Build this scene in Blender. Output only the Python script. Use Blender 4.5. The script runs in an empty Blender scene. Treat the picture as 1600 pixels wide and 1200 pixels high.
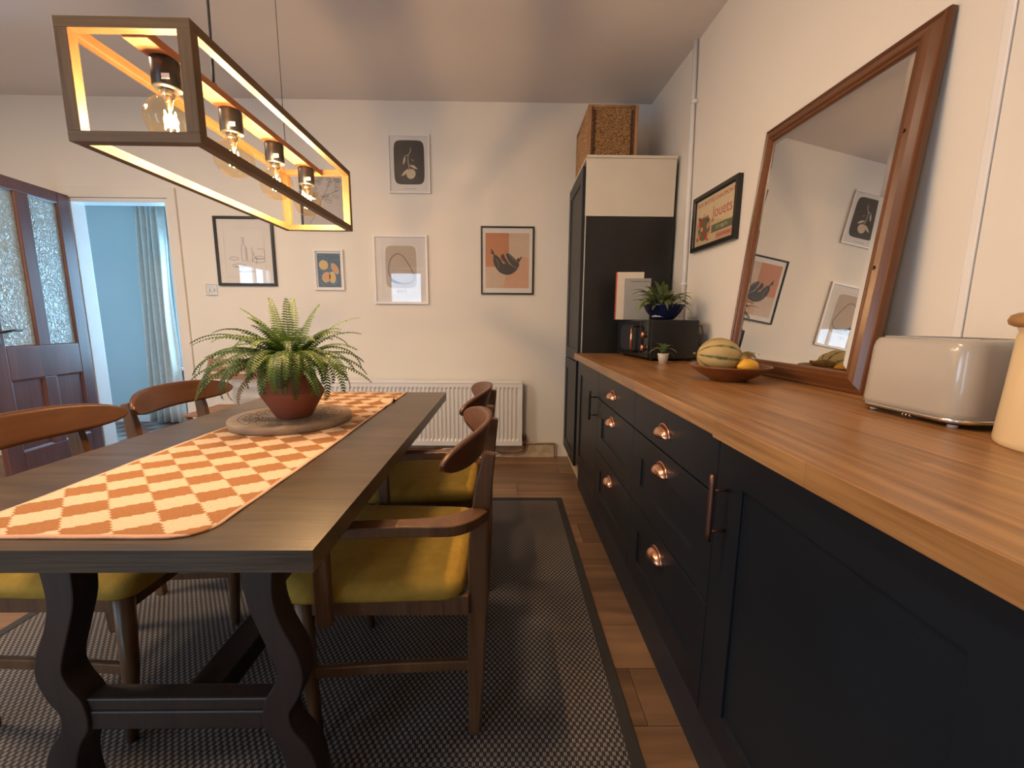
import bpy, bmesh, math, random
from mathutils import Vector, Matrix
random.seed(7)
PI = math.pi
S = bpy.context.scene
C = S.collection

# ------------------------------------------------------------------ camera, world, exposure
cam = bpy.data.objects.new('camera', bpy.data.cameras.new('camera')); C.objects.link(cam)
cam.data.sensor_fit = 'HORIZONTAL'; cam.data.sensor_width = 36.0
cam.data.lens = 645.0/1600*36.0
cam.data.clip_start = 0.02
_f = Vector((0.0148, 0.98859, -0.14995)); _f.normalize()
_u = Vector((-0.0053, 0.1500, 0.98867))
_r = Vector((1.0, -0.014, 0.007))
_r = (_r - _f*_r.dot(_f)).normalized(); _u = _r.cross(_f).normalized()
cam.matrix_world = Matrix(((_r.x, _u.x, -_f.x, 0), (_r.y, _u.y, -_f.y, 0), (_r.z, _u.z, -_f.z, 1.106), (0, 0, 0, 1)))
S.camera = cam
S.view_settings.view_transform = 'Standard'; S.view_settings.look = 'None'
S.view_settings.gamma = 1.0; S.view_settings.use_curve_mapping = False
S.view_settings.exposure = 0.27
W = bpy.data.worlds.new('world'); S.world = W; W.use_nodes = True
W.node_tree.nodes['Background'].inputs[0].default_value = (0.55, 0.75, 1.0, 1)
W.node_tree.nodes['Background'].inputs[1].default_value = 1.5
BULB_W = 12.0; BULB_COL = (1.0, 0.65, 0.36)
def area(name, loc, rot, sx, sy, power, col):
    l = bpy.data.lights.new(name, 'AREA'); l.shape = 'RECTANGLE'; l.size = sx; l.size_y = sy
    l.energy = power; l.color = col
    o = bpy.data.objects.new(name, l); C.objects.link(o); o.location = loc; o.rotation_euler = rot
    return o
# daylight coming in through the patio door behind the camera and the hall window
area('patio_daylight', (-1.93, -1.74, 1.07), (PI/2, 0, 0), 0.72, 2.0, 24.0, (0.74, 0.86, 1.0))
area('side_daylight', (-4.56, -0.95, 1.45), (PI/2, 0, -PI/2), 1.0, 1.2, 30.0, (0.74, 0.86, 1.0))
area('hall_daylight', (-2.9, 4.62, 1.25), (-PI/2, 0, 0), 0.95, 1.3, 60.0, (0.42, 0.74, 1.0))
# unseen warm fill lamps added under the ceiling to brighten the walls
FILL_SPOTS = [(-0.75, 0.75), (-2.6, 1.15)]
for _x, _y in FILL_SPOTS: area('ceiling_fill', (_x, _y, 2.625), (0, 0, 0), 0.34, 0.34, 20.0 if _x > -1 else 46.0, (1.0, 0.74, 0.50))

# ------------------------------------------------------------------ materials
def nt(name):
    m = bpy.data.materials.new(name); m.use_nodes = True
    t = m.node_tree; b = t.nodes['Principled BSDF']
    return m, t, b
def N(t, typ, **kw):
    n = t.nodes.new(typ)
    for k, v in kw.items():
        if k in n.inputs.keys(): n.inputs[k].default_value = v
        else: setattr(n, k, v)
    return n
def ramp(t, c1, c2, p1=0.3, p2=0.7):
    r = t.nodes.new('ShaderNodeValToRGB')
    r.color_ramp.elements[0].position = p1; r.color_ramp.elements[0].color = (*c1, 1)
    r.color_ramp.elements[1].position = p2; r.color_ramp.elements[1].color = (*c2, 1)
    return r
def coords(t, scale=(1, 1, 1), rnd=False):
    tc = N(t, 'ShaderNodeTexCoord'); mp = N(t, 'ShaderNodeMapping')
    mp.inputs['Scale'].default_value = scale
    if rnd:
        oi = N(t, 'ShaderNodeObjectInfo'); ad = N(t, 'ShaderNodeVectorMath', operation='MULTIPLY_ADD')
        t.links.new(oi.outputs['Random'], ad.inputs[0]); ad.inputs[1].default_value = (13.0, 7.0, 5.0)
        t.links.new(tc.outputs['Object'], ad.inputs[2]); t.links.new(ad.outputs[0], mp.inputs['Vector'])
    else: t.links.new(tc.outputs['Object'], mp.inputs['Vector'])
    return mp
def bump(t, b, src, strength=0.2, dist=0.002):
    bm = N(t, 'ShaderNodeBump'); bm.inputs['Strength'].default_value = strength; bm.inputs['Distance'].default_value = dist
    t.links.new(src, bm.inputs['Height']); t.links.new(bm.outputs[0], b.inputs['Normal']); return bm
def plain(name, col, rough=0.5, metal=0.0, spec=0.5, noise=0.06, nscale=8.0, bmp=0.0, bscale=60.0, coat=0.0):
    m, t, b = nt(name)
    b.inputs['Roughness'].default_value = rough; b.inputs['Metallic'].default_value = metal
    b.inputs['Specular IOR Level'].default_value = spec; b.inputs['Coat Weight'].default_value = coat
    mp = coords(t); n = N(t, 'ShaderNodeTexNoise'); n.inputs['Scale'].default_value = nscale; n.inputs['Detail'].default_value = 4
    t.links.new(mp.outputs[0], n.inputs['Vector'])
    r = ramp(t, tuple(c*(1-noise) for c in col), tuple(min(1, c*(1+noise)) for c in col))
    t.links.new(n.outputs['Fac'], r.inputs[0]); t.links.new(r.outputs[0], b.inputs['Base Color'])
    if bmp:
        n2 = N(t, 'ShaderNodeTexNoise'); n2.inputs['Scale'].default_value = bscale; n2.inputs['Detail'].default_value = 5
        t.links.new(mp.outputs[0], n2.inputs['Vector']); bump(t, b, n2.outputs['Fac'], bmp)
    return m
def wood(name, c1, c2, axis='y', rough=0.4, fine=90.0, along=2.0, rnd=False, bmp=0.12, hue=0.0, coat=0.0, p1=0.32, p2=0.68):
    m, t, b = nt(name); b.inputs['Roughness'].default_value = rough; b.inputs['Coat Weight'].default_value = coat
    sc = [fine]*3; sc['xyz'.index(axis)] = along
    mp = coords(t, tuple(sc), rnd)
    n = N(t, 'ShaderNodeTexNoise'); n.inputs['Scale'].default_value = 1.0; n.inputs['Detail'].default_value = 5; n.inputs['Distortion'].default_value = 0.4
    t.links.new(mp.outputs[0], n.inputs['Vector'])
    sc2 = [fine*0.13]*3; sc2['xyz'.index(axis)] = along*0.5
    mp2 = coords(t, tuple(sc2), rnd)
    n2 = N(t, 'ShaderNodeTexNoise'); n2.inputs['Scale'].default_value = 1.0; n2.inputs['Detail'].default_value = 3; n2.inputs['Distortion'].default_value = 1.0
    t.links.new(mp2.outputs[0], n2.inputs['Vector'])
    mx = N(t, 'ShaderNodeMath', operation='MULTIPLY_ADD'); mx.inputs[1].default_value = 0.5
    md = N(t, 'ShaderNodeMath', operation='MULTIPLY'); md.inputs[1].default_value = 0.5
    t.links.new(n.outputs['Fac'], mx.inputs[0]); t.links.new(n2.outputs['Fac'], md.inputs[0]); t.links.new(md.outputs[0], mx.inputs[2])
    r = ramp(t, c1, c2, p1, p2); t.links.new(mx.outputs[0], r.inputs[0])
    out = r.outputs[0]
    if rnd and hue:
        oi = N(t, 'ShaderNodeObjectInfo'); mr = N(t, 'ShaderNodeMapRange'); mr.inputs['To Min'].default_value = 1-hue; mr.inputs['To Max'].default_value = 1+hue
        hs = N(t, 'ShaderNodeHueSaturation'); t.links.new(oi.outputs['Random'], mr.inputs[0]); t.links.new(mr.outputs[0], hs.inputs['Value'])
        t.links.new(out, hs.inputs['Color']); out = hs.outputs[0]
    t.links.new(out, b.inputs['Base Color']); bump(t, b, n.outputs['Fac'], bmp, 0.001)
    return m
def glassy(name, tint=(1, 1, 1), gloss=1.0, rough=0.0, base=0.04):
    m = bpy.data.materials.new(name); m.use_nodes = True; t = m.node_tree; t.nodes.clear()
    o = N(t, 'ShaderNodeOutputMaterial'); mx = N(t, 'ShaderNodeMixShader'); tr = N(t, 'ShaderNodeBsdfTransparent'); gl = N(t, 'ShaderNodeBsdfGlossy')
    tr.inputs[0].default_value = (*tint, 1); gl.inputs['Roughness'].default_value = rough; gl.inputs[0].default_value = (gloss, gloss, gloss, 1)
    lw = N(t, 'ShaderNodeLayerWeight'); pw_ = N(t, 'ShaderNodeMath', operation='POWER'); pw_.inputs[1].default_value = 5.0
    sc_ = N(t, 'ShaderNodeMath', operation='MULTIPLY_ADD'); sc_.inputs[1].default_value = 0.96-base; sc_.inputs[2].default_value = base
    t.links.new(lw.outputs['Facing'], pw_.inputs[0]); t.links.new(pw_.outputs[0], sc_.inputs[0]); t.links.new(sc_.outputs[0], mx.inputs[0]); t.links.new(tr.outputs[0], mx.inputs[1]); t.links.new(gl.outputs[0], mx.inputs[2]); t.links.new(mx.outputs[0], o.inputs[0])
    return m
def emit(name, col, s):
    m, t, b = nt(name); b.inputs['Base Color'].default_value = (*col, 1)
    b.inputs['Emission Color'].default_value = (*col, 1); b.inputs['Emission Strength'].default_value = s
    return m

M = {}
M['wall'] = plain('wall_paint', (0.74, 0.705, 0.655), 0.75, noise=0.025, nscale=1.3, bmp=0.25, bscale=9.0)
M['ceiling'] = plain('ceiling_paint', (0.66, 0.63, 0.63), 0.8, noise=0.03, nscale=1.0, bmp=0.15, bscale=7.0)
M['hall_wall'] = plain('hall_paint', (0.45, 0.56, 0.60), 0.8, noise=0.03, nscale=1.5)
M['gloss_white'] = plain('gloss_white', (0.75, 0.74, 0.74), 0.35, noise=0.02)
M['raw_board'] = plain('raw_board', (0.48, 0.38, 0.26), 0.8, noise=0.25, nscale=14.0, bmp=0.4, bscale=30)
M['navy'] = plain('navy_paint', (0.0060, 0.0088, 0.0140), 0.42, noise=0.10, nscale=5.0)
M['plinth'] = plain('plinth_paint', (0.015, 0.019, 0.027), 0.5, noise=0.10)
M['cream_panel'] = plain('cream_panel', (0.66, 0.60, 0.50), 0.35, noise=0.02)
M['black'] = plain('black_satin', (0.012, 0.012, 0.012), 0.35, noise=0.1)
M['black_gloss'] = plain('black_gloss', (0.008, 0.008, 0.009), 0.12, noise=0.1)
M['copper'] = plain('copper', (0.80, 0.42, 0.28), 0.22, 1.0, noise=0.05)
M['dark_copper'] = plain('dark_copper', (0.20, 0.10, 0.075), 0.42, 0.9, noise=0.1)
M['chrome'] = plain('chrome', (0.75, 0.72, 0.68), 0.15, 1.0, noise=0.02)
M['mustard'] = plain('mustard_fabric', (0.33, 0.205, 0.034), 0.85, spec=0.2, noise=0.10, nscale=40, bmp=0.5, bscale=420)
M['terracotta'] = plain('terracotta', (0.25, 0.072, 0.035), 0.7, noise=0.08, nscale=9)
M['tabletop'] = wood('tabletop_wood', (0.022, 0.015, 0.010), (0.082, 0.055, 0.033), 'x', 0.32, 190, 5.0, bmp=0.4, p1=0.34, p2=0.66)
M['table_dark'] = wood('table_leg_wood', (0.014, 0.008, 0.007), (0.036, 0.021, 0.018), 'z', 0.45, 90, 4.0)
M['chair_wood'] = wood('chair_wood', (0.060, 0.027, 0.012), (0.15, 0.070, 0.030), 'z', 0.38, 110, 4.0, bmp=0.1)
M['back_wood'] = wood('chair_back_wood', (0.052, 0.018, 0.007), (0.095, 0.036, 0.013), 'y', 0.38, 60, 3.0, bmp=0.05)
M['ply_edge'] = wood('ply_edge_wood', (0.15, 0.07, 0.03), (0.28, 0.15, 0.07), 'y', 0.4, 400, 2.0)
M['pine_red'] = wood('mirror_pine', (0.085, 0.028, 0.009), (0.185, 0.070, 0.024), 'y', 0.28, 40, 1.5, bmp=0.05)
M['pine_red_z'] = wood('mirror_pine_upright', (0.085, 0.028, 0.009), (0.185, 0.070, 0.024), 'z', 0.28, 40, 1.5, bmp=0.05)
M['door_wood'] = wood('door_wood', (0.085, 0.032, 0.030), (0.155, 0.064, 0.058), 'z', 0.35, 60, 2.0)
M['lamp_wood'] = wood('lamp_wood', (0.100, 0.050, 0.018), (0.200, 0.110, 0.040), 'y', 0.5, 160, 5.0, bmp=0.15)
M['lamp_rail'] = wood('lamp_rail_wood', (0.26, 0.10, 0.045), (0.40, 0.18, 0.08), 'y', 0.5, 160, 5.0)
M['slat_wood'] = wood('slatted_chair_wood', (0.22, 0.10, 0.05), (0.38, 0.20, 0.11), 'x', 0.45, 90, 4.0)
M['carved'] = wood('carved_board_wood', (0.25, 0.17, 0.11), (0.40, 0.29, 0.20), 'x', 0.65, 60, 4.0)
M['carved_line'] = plain('carved_groove', (0.13, 0.08, 0.05), 0.8)
M['lid_wood'] = wood('lid_wood', (0.26, 0.13, 0.045), (0.42, 0.23, 0.09), 'x', 0.5, 60, 5.0)
M['plank'] = wood('floor_plank', (0.105, 0.056, 0.029), (0.27, 0.155, 0.085), 'x', 0.42, 28, 1.6, rnd=True, hue=0.26, bmp=0.15)
M['white_metal'] = plain('radiator_white', (0.74, 0.73, 0.73), 0.35, noise=0.01)
M['glass'] = glassy('picture_glass')
M['bulb_glass'] = glassy('bulb_glass', (1.0, 0.92, 0.76), 1.0, base=0.03)
M['filament'] = emit('filament', (1.0, 0.62, 0.25), 60.0)
M['sky_glass'] = glassy('window_glass', (0.9, 0.97, 1.0))
M['paper'] = plain('paper', (0.68, 0.65, 0.63), 0.8, noise=0.02)
M['curtain'] = plain('curtain_fabric', (0.60, 0.57, 0.53), 0.9, noise=0.06, nscale=30, bmp=0.3, bscale=300)
M['enamel'] = plain('cream_enamel', (0.72, 0.56, 0.34), 0.22, noise=0.02)
M['toaster'] = plain('toaster_paint', (0.42, 0.38, 0.33), 0.22, noise=0.02, coat=0.4)
M['leaf'] = None
def leafmat(name, c1, c2, rough=0.5):
    m, t, b = nt(name); b.inputs['Roughness'].default_value = rough
    oi = N(t, 'ShaderNodeObjectInfo'); r = ramp(t, c1, c2, 0.0, 1.0); t.links.new(oi.outputs['Random'], r.inputs[0])
    t.links.new(r.outputs[0], b.inputs['Base Color'])
    tl = N(t, 'ShaderNodeBsdfTranslucent'); mx = N(t, 'ShaderNodeMixShader'); mx.inputs[0].default_value = 0.3
    t.links.new(r.outputs[0], tl.inputs[0]); o = t.nodes['Material Output']
    t.links.new(b.outputs[0], mx.inputs[1]); t.links.new(tl.outputs[0], mx.inputs[2]); t.links.new(mx.outputs[0], o.inputs[0])
    return m
M['fern'] = leafmat('fern_green', (0.018, 0.052, 0.008), (0.080, 0.145, 0.016))
M['fern_dry'] = leafmat('fern_stem', (0.16, 0.13, 0.03), (0.25, 0.17, 0.05))
M['leaf'] = leafmat('house_leaf', (0.06, 0.12, 0.03), (0.18, 0.24, 0.10))
M['trail_leaf'] = leafmat('trailing_leaf', (0.12, 0.16, 0.06), (0.28, 0.32, 0.14))

# oak block worktop, staves from a brick texture (glued flush, no relief of their own)
m, t, b = nt('worktop_oak'); M['worktop'] = m
b.inputs['Roughness'].default_value = 0.30
tc = N(t, 'ShaderNodeTexCoord'); mp = N(t, 'ShaderNodeMapping'); mp.inputs['Rotation'].default_value = (0, 0, PI/2)
t.links.new(tc.outputs['Object'], mp.inputs[0])
bk = N(t, 'ShaderNodeTexBrick'); bk.inputs['Scale'].default_value = 1.0; bk.inputs['Brick Width'].default_value = 0.42; bk.inputs['Row Height'].default_value = 0.042
bk.inputs['Mortar Size'].default_value = 0.0006; bk.offset = 0.37; bk.inputs['Color1'].default_value = (0.86, 0.86, 0.86, 1); bk.inputs['Color2'].default_value = (1.12, 1.12, 1.12, 1); bk.inputs['Mortar'].default_value = (0.7, 0.7, 0.7, 1)
t.links.new(mp.outputs[0], bk.inputs['Vector'])
mp2 = coords(t, (70, 3, 70)); n = N(t, 'ShaderNodeTexNoise'); n.inputs['Scale'].default_value = 1; n.inputs['Detail'].default_value = 6; t.links.new(mp2.outputs[0], n.inputs['Vector'])
r = ramp(t, (0.23, 0.098, 0.030), (0.47, 0.245, 0.095)); t.links.new(n.outputs['Fac'], r.inputs[0])
mm = N(t, 'ShaderNodeMix', data_type='RGBA', blend_type='MULTIPLY'); mm.inputs[0].default_value = 1.0
t.links.new(r.outputs[0], mm.inputs[6]); t.links.new(bk.outputs['Color'], mm.inputs[7]); t.links.new(mm.outputs[2], b.inputs['Base Color'])
bump(t, b, n.outputs['Fac'], 0.08, 0.001)

# woven rug: checks of pale paired strands on dark brown
def math_node(t, op, a, bb=None, c=None):
    n = N(t, 'ShaderNodeMath', operation=op)
    for i, v in enumerate((a, bb, c)):
        if v is None: continue
        if isinstance(v, (int, float)): n.inputs[i].default_value = v
        else: t.links.new(v, n.inputs[i])
    return n.outputs[0]
m, t, b = nt('woven_rug'); M['rug'] = m; b.inputs['Roughness'].default_value = 0.75
tc = N(t, 'ShaderNodeTexCoord'); sp = N(t, 'ShaderNodeSeparateXYZ'); t.links.new(tc.outputs['Object'], sp.inputs[0])
ux = math_node(t, 'DIVIDE', sp.outputs[0], 0.0090); uy = math_node(t, 'DIVIDE', sp.outputs[1], 0.0115)
chk = math_node(t, 'MODULO', math_node(t, 'ADD', math_node(t, 'FLOOR', ux), math_node(t, 'FLOOR', uy)), 2.0)
chk = math_node(t, 'ABSOLUTE', chk)
fx = math_node(t, 'FRACT', ux); fy = math_node(t, 'FRACT', uy)
strand = math_node(t, 'ABSOLUTE', math_node(t, 'SINE', math_node(t, 'MULTIPLY', fx, 2*PI)))
endm = math_node(t, 'SINE', math_node(t, 'MULTIPLY', fy, PI))
mask = math_node(t, 'MULTIPLY', math_node(t, 'MULTIPLY', chk, math_node(t, 'POWER', strand, 0.7)), math_node(t, 'POWER', endm, 0.35))
r = ramp(t, (0.022, 0.017, 0.017), (0.26, 0.23, 0.215), 0.1, 0.9); t.links.new(mask, r.inputs[0]); t.links.new(r.outputs[0], b.inputs['Base Color'])
bump(t, b, mask, 0.6, 0.002)
M['rug_edge'] = plain('rug_binding', (0.022, 0.020, 0.020), 0.8, bmp=0.6, bscale=300)

# runner: zigzag-edged diamond checks, cream and terracotta
m, t, b = nt('runner_weave'); M['runner'] = m; b.inputs['Roughness'].default_value = 0.9; b.inputs['Specular IOR Level'].default_value = 0.15
tc = N(t, 'ShaderNodeTexCoord'); sp = N(t, 'ShaderNodeSeparateXYZ'); t.links.new(tc.outputs['Object'], sp.inputs[0])
X_, Y_ = sp.outputs[0], sp.outputs[1]
tooth = math_node(t, 'SUBTRACT', math_node(t, 'PINGPONG', math_node(t, 'DIVIDE', Y_, 0.0050), 1.0), 0.5)
Xj = math_node(t, 'ADD', X_, math_node(t, 'MULTIPLY', tooth, 0.0065))
dx_ = math_node(t, 'ADD', Xj, 0.657); dy_ = math_node(t, 'SUBTRACT', Y_, 0.654)
p = math_node(t, 'FLOOR', math_node(t, 'ADD', math_node(t, 'MULTIPLY', dx_, 11.50), math_node(t, 'MULTIPLY', dy_, 11.31)))
q = math_node(t, 'FLOOR', math_node(t, 'ADD', math_node(t, 'MULTIPLY', dx_, -9.43), math_node(t, 'MULTIPLY', dy_, 14.14)))
par = math_node(t, 'ABSOLUTE', math_node(t, 'MODULO', math_node(t, 'ADD', math_node(t, 'ADD', p, q), 40.0), 2.0))
cs = N(t, 'ShaderNodeMix', data_type='RGBA'); t.links.new(par, cs.inputs[0])
cs.inputs[6].default_value = (0.50, 0.37, 0.27, 1); cs.inputs[7].default_value = (0.255, 0.118, 0.050, 1)
# cream selvedge
ax = math_node(t, 'ABSOLUTE', math_node(t, 'ADD', X_, 0.7125)); ed = math_node(t, 'GREATER_THAN', ax, 0.2085)
c2 = N(t, 'ShaderNodeMix', data_type='RGBA'); t.links.new(ed, c2.inputs[0]); t.links.new(cs.outputs[2], c2.inputs[6]); c2.inputs[7].default_value = (0.50, 0.34, 0.25, 1)
ay = math_node(t, 'GREATER_THAN', math_node(t, 'ABSOLUTE', math_node(t, 'SUBTRACT', Y_, 1.335)), 0.689)
c3 = N(t, 'ShaderNodeMix', data_type='RGBA'); t.links.new(ay, c3.inputs[0]); t.links.new(c2.outputs[2], c3.inputs[6]); c3.inputs[7].default_value = (0.46, 0.27, 0.19, 1)
nz = N(t, 'ShaderNodeTexNoise'); nz.inputs['Scale'].default_value = 260; t.links.new(tc.outputs['Object'], nz.inputs['Vector'])
hs = N(t, 'ShaderNodeHueSaturation'); t.links.new(c3.outputs[2], hs.inputs['Color'])
t.links.new(math_node(t, 'MULTIPLY_ADD', nz.outputs['Fac'], 0.5, 0.75), hs.inputs['Value']); t.links.new(hs.outputs[0], b.inputs['Base Color'])
bump(t, b, nz.outputs['Fac'], 0.5, 0.002)

# obscured glass
m, t, b = nt('obscured_glass'); M['obscured'] = m
b.inputs['Base Color'].default_value = (0.62, 0.74, 0.76, 1); b.inputs['Roughness'].default_value = 0.18; b.inputs['Transmission Weight'].default_value = 0.55
mp = coords(t, (1, 1, 1)); vo = N(t, 'ShaderNodeTexNoise'); vo.inputs['Scale'].default_value = 26; vo.inputs['Distortion'].default_value = 2.6; vo.inputs['Detail'].default_value = 1.0
t.links.new(mp.outputs[0], vo.inputs['Vector']); bump(t, b, vo.outputs['Fac'], 1.0, 0.012)

# wicker
m, t, b = nt('wicker'); M['wicker'] = m; b.inputs['Roughness'].default_value = 0.6
mp = coords(t, (60, 60, 240)); n = N(t, 'ShaderNodeTexNoise'); n.inputs['Scale'].default_value = 1; t.links.new(mp.outputs[0], n.inputs['Vector'])
r = ramp(t, (0.17, 0.080, 0.028), (0.58, 0.34, 0.15), 0.38, 0.62); t.links.new(n.outputs['Fac'], r.inputs[0]); t.links.new(r.outputs[0], b.inputs['Base Color'])
M['wicker_post'] = wood('wicker_post', (0.28, 0.14, 0.06), (0.42, 0.24, 0.11), 'z', 0.5, 80, 5)

# melon
m, t, b = nt('melon_rind'); M['melon'] = m; b.inputs['Roughness'].default_value = 0.6
tc = N(t, 'ShaderNodeTexCoord'); sp = N(t, 'ShaderNodeSeparateXYZ'); t.links.new(tc.outputs['Object'], sp.inputs[0])
ang = math_node(t, 'ARCTAN2', sp.outputs[2], sp.outputs[1]); st = math_node(t, 'COSINE', math_node(t, 'MULTIPLY', ang, 9.0))
nz = N(t, 'ShaderNodeTexNoise'); nz.inputs['Scale'].default_value = 38; nz.inputs['Detail'].default_value = 6; t.links.new(tc.outputs['Object'], nz.inputs['Vector'])
mk = math_node(t, 'ADD', st, math_node(t, 'MULTIPLY', nz.outputs['Fac'], 0.9))
r = ramp(t, (0.07, 0.10, 0.03), (0.46, 0.33, 0.13), 0.06, 0.30); mk2 = math_node(t, 'MULTIPLY_ADD', mk, 0.5, 0.36); t.links.new(mk2, r.inputs[0]); t.links.new(r.outputs[0], b.inputs['Base Color'])
nb = N(t, 'ShaderNodeTexVoronoi'); nb.inputs['Scale'].default_value = 260; t.links.new(tc.outputs['Object'], nb.inputs['Vector']); bump(t, b, nb.outputs['Distance'], 0.6, 0.002)
M['lemon'] = plain('lemon_rind', (0.70, 0.36, 0.02), 0.45, bmp=0.4, bscale=160)
M['mango'] = plain('mango_skin', (0.20, 0.12, 0.03), 0.4, noise=0.7, nscale=22)
M['bowl_wood'] = wood('bowl_wood', (0.14, 0.045, 0.014), (0.26, 0.09, 0.03), 'x', 0.3, 50, 6)
M['blue_glaze'] = plain('blue_glaze', (0.010, 0.014, 0.05), 0.15, noise=0.2)
M['hall_tile'] = plain('hall_tile', (0.22, 0.075, 0.05), 0.5, noise=0.2)
M['hall_tile_pale'] = plain('hall_tile_pale', (0.30, 0.27, 0.24), 0.5, noise=0.15)
def flat(name, c, rough=0.8): return plain(name, c, rough, noise=0.04, nscale=20)

# ------------------------------------------------------------------ geometry helpers
class MB:
    def __init__(s): s.v = []; s.f = []; s.sm = []
    def add(s, vs, fs, smooth=False):
        o = len(s.v); s.v += [tuple(p) for p in vs]; s.f += [tuple(i+o for i in f) for f in fs]; s.sm += [smooth]*len(fs); return s
    def box(s, x0, y0, z0, x1, y1, z1, T=None):
        v = [Vector(p) for p in ((x0,y0,z0),(x1,y0,z0),(x1,y1,z0),(x0,y1,z0),(x0,y0,z1),(x1,y0,z1),(x1,y1,z1),(x0,y1,z1))]
        if T: v = [T @ p for p in v]
        return s.add(v, [(0,3,2,1),(4,5,6,7),(0,1,5,4),(1,2,6,5),(2,3,7,6),(3,0,4,7)])
    def prism(s, poly, d0, d1, axis='z', smooth=False):
        n = len(poly)
        def P(p, d): return {'z': (p[0], p[1], d), 'y': (p[0], d, p[1]), 'x': (d, p[0], p[1])}[axis]
        vs = [P(p, d0) for p in poly]+[P(p, d1) for p in poly]
        o = len(s.v); s.v += vs
        s.f += [tuple(o+i for i in range(n)), tuple(o+n+i for i in reversed(range(n)))]; s.sm += [False, False]
        for i in range(n):
            j = (i+1) % n; s.f.append((o+i, o+n+i, o+n+j, o+j)); s.sm.append(smooth)
        return s
    def lathe(s, prof, n=32, c=(0, 0, 0), sx=1.0, sy=1.0, smooth=True, flute=0, fa=0.0):
        vs = []; fs = []
        for r, z in prof:
            for i in range(n):
                a = 2*PI*i/n; rr = r*(1+fa*math.cos(flute*a)) if flute else r
                vs.append((c[0]+rr*math.cos(a)*sx, c[1]+rr*math.sin(a)*sy, c[2]+z))
        for k in range(len(prof)-1):
            for i in range(n):
                j = (i+1) % n; fs.append((k*n+i, k*n+j, (k+1)*n+j, (k+1)*n+i))
        if prof[0][0] > 1e-6: fs.append(tuple(reversed(range(n))))
        if prof[-1][0] > 1e-6: fs.append(tuple((len(prof)-1)*n+i for i in range(n)))
        return s.add(vs, fs, smooth)
    def tube(s, pts, r, n=10, smooth=True, flat=1.0, up=None):
        pts = [Vector(p) for p in pts]; m = len(pts); rs = r if isinstance(r, (list, tuple)) else [r]*m
        vs = []; prev = None
        for k in range(m):
            d = (pts[min(k+1, m-1)]-pts[max(k-1, 0)]).normalized()
            if prev is None:
                a = Vector(up) if up else (Vector((0, 0, 1)) if abs(d.z) < 0.9 else Vector((1, 0, 0)))
            else: a = prev
            n1 = (a-d*a.dot(d)).normalized(); n2 = d.cross(n1); prev = n1
            for i in range(n):
                an = 2*PI*i/n+PI/n; vs.append(pts[k]+n1*math.cos(an)*rs[k]+n2*math.sin(an)*rs[k]*flat)
        fs = []
        for k in range(m-1):
            for i in range(n):
                j = (i+1) % n; fs.append((k*n+i, k*n+j, (k+1)*n+j, (k+1)*n+i))
        fs.append(tuple(reversed(range(n)))); fs.append(tuple((m-1)*n+i for i in range(n)))
        return s.add(vs, fs, smooth)
    def ring(s, x0, z0, x1, z1, prof, plane='xz'):
        """mitred frame: prof = closed list of (inset, depth); plane xz with depth to -y, or yz with depth to -x"""
        vs = []; m = len(prof)
        for ins, d in prof:
            for (a, b_) in ((x0+ins, z0+ins), (x1-ins, z0+ins), (x1-ins, z1-ins), (x0+ins, z1-ins)):
                vs.append((a, -d, b_) if plane == 'xz' else (-d, a, b_))
        fs = []
        for k in range(m):
            k2 = (k+1) % m
            for i in range(4):
                j = (i+1) % 4; fs.append((k*4+i, k*4+j, k2*4+j, k2*4+i))
        return s.add(vs, fs)
    def build(s, name, mat, parent=None, bev=0.0, seg=2, off=None, sub=0, T=None):
        me = bpy.data.meshes.new(name)
        vs = s.v
        if off is not None: vs = [(x-off[0], y-off[1], z-off[2]) for x, y, z in vs]
        if T is not None: vs = [tuple(T @ Vector(p)) for p in vs]
        me.from_pydata(vs, [], s.f); me.update()
        bm = bmesh.new(); bm.from_mesh(me); bmesh.ops.recalc_face_normals(bm, faces=bm.faces); bm.to_mesh(me); bm.free()
        me.polygons.foreach_set('use_smooth', s.sm)
        o = bpy.data.objects.new(name, me); C.objects.link(o)
        me.materials.append(M[mat] if isinstance(mat, str) else mat)
        if parent: o.parent = parent
        if bev:
            b_ = o.modifiers.new('bevel', 'BEVEL'); b_.width = bev; b_.segments = seg; b_.limit_method = 'ANGLE'; b_.angle_limit = math.radians(40)
            b_.harden_normals = False
        if sub:
            b_ = o.modifiers.new('sub', 'SUBSURF'); b_.levels = sub; b_.render_levels = sub
        return o
def tag(o, label, cat=None, group=None, kind=None):
    o['label'] = label
    if cat: o['category'] = cat
    if group: o['group'] = group
    if kind: o['kind'] = kind
    return o
def thing(name, label, cat, loc=(0, 0, 0), rz=0.0, group=None):
    o = bpy.data.objects.new(name, None); C.objects.link(o); o.location = loc; o.rotation_euler = (0, 0, rz); o.empty_display_size = 0.1
    return tag(o, label, cat, group)
def struct(o, label): o['kind'] = 'structure'; o['label'] = label; return o
def text(s, size, loc, rot, mat, parent, ext=0.0003, align='CENTER', sx=1.0):
    c = bpy.data.curves.new('lettering', 'FONT'); c.body = s; c.size = size; c.extrude = ext; c.align_x = align; c.align_y = 'CENTER'
    o = bpy.data.objects.new('lettering', c); C.objects.link(o); o.location = loc; o.rotation_euler = rot; o.scale = (sx, 1, 1)
    mt_ = M[mat] if isinstance(mat, str) else mat
    bpy.context.view_layer.update()
    me = bpy.data.meshes.new_from_object(o.evaluated_get(bpy.context.evaluated_depsgraph_get())); me.materials.clear(); me.materials.append(mt_)
    n_ = bpy.data.objects.new('lettering', me); C.objects.link(n_); n_.location = loc; n_.rotation_euler = rot; n_.scale = (sx, 1, 1); n_.parent = parent; n_['kind'] = 'stuff'
    bpy.data.objects.remove(o)
    return n_
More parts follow.
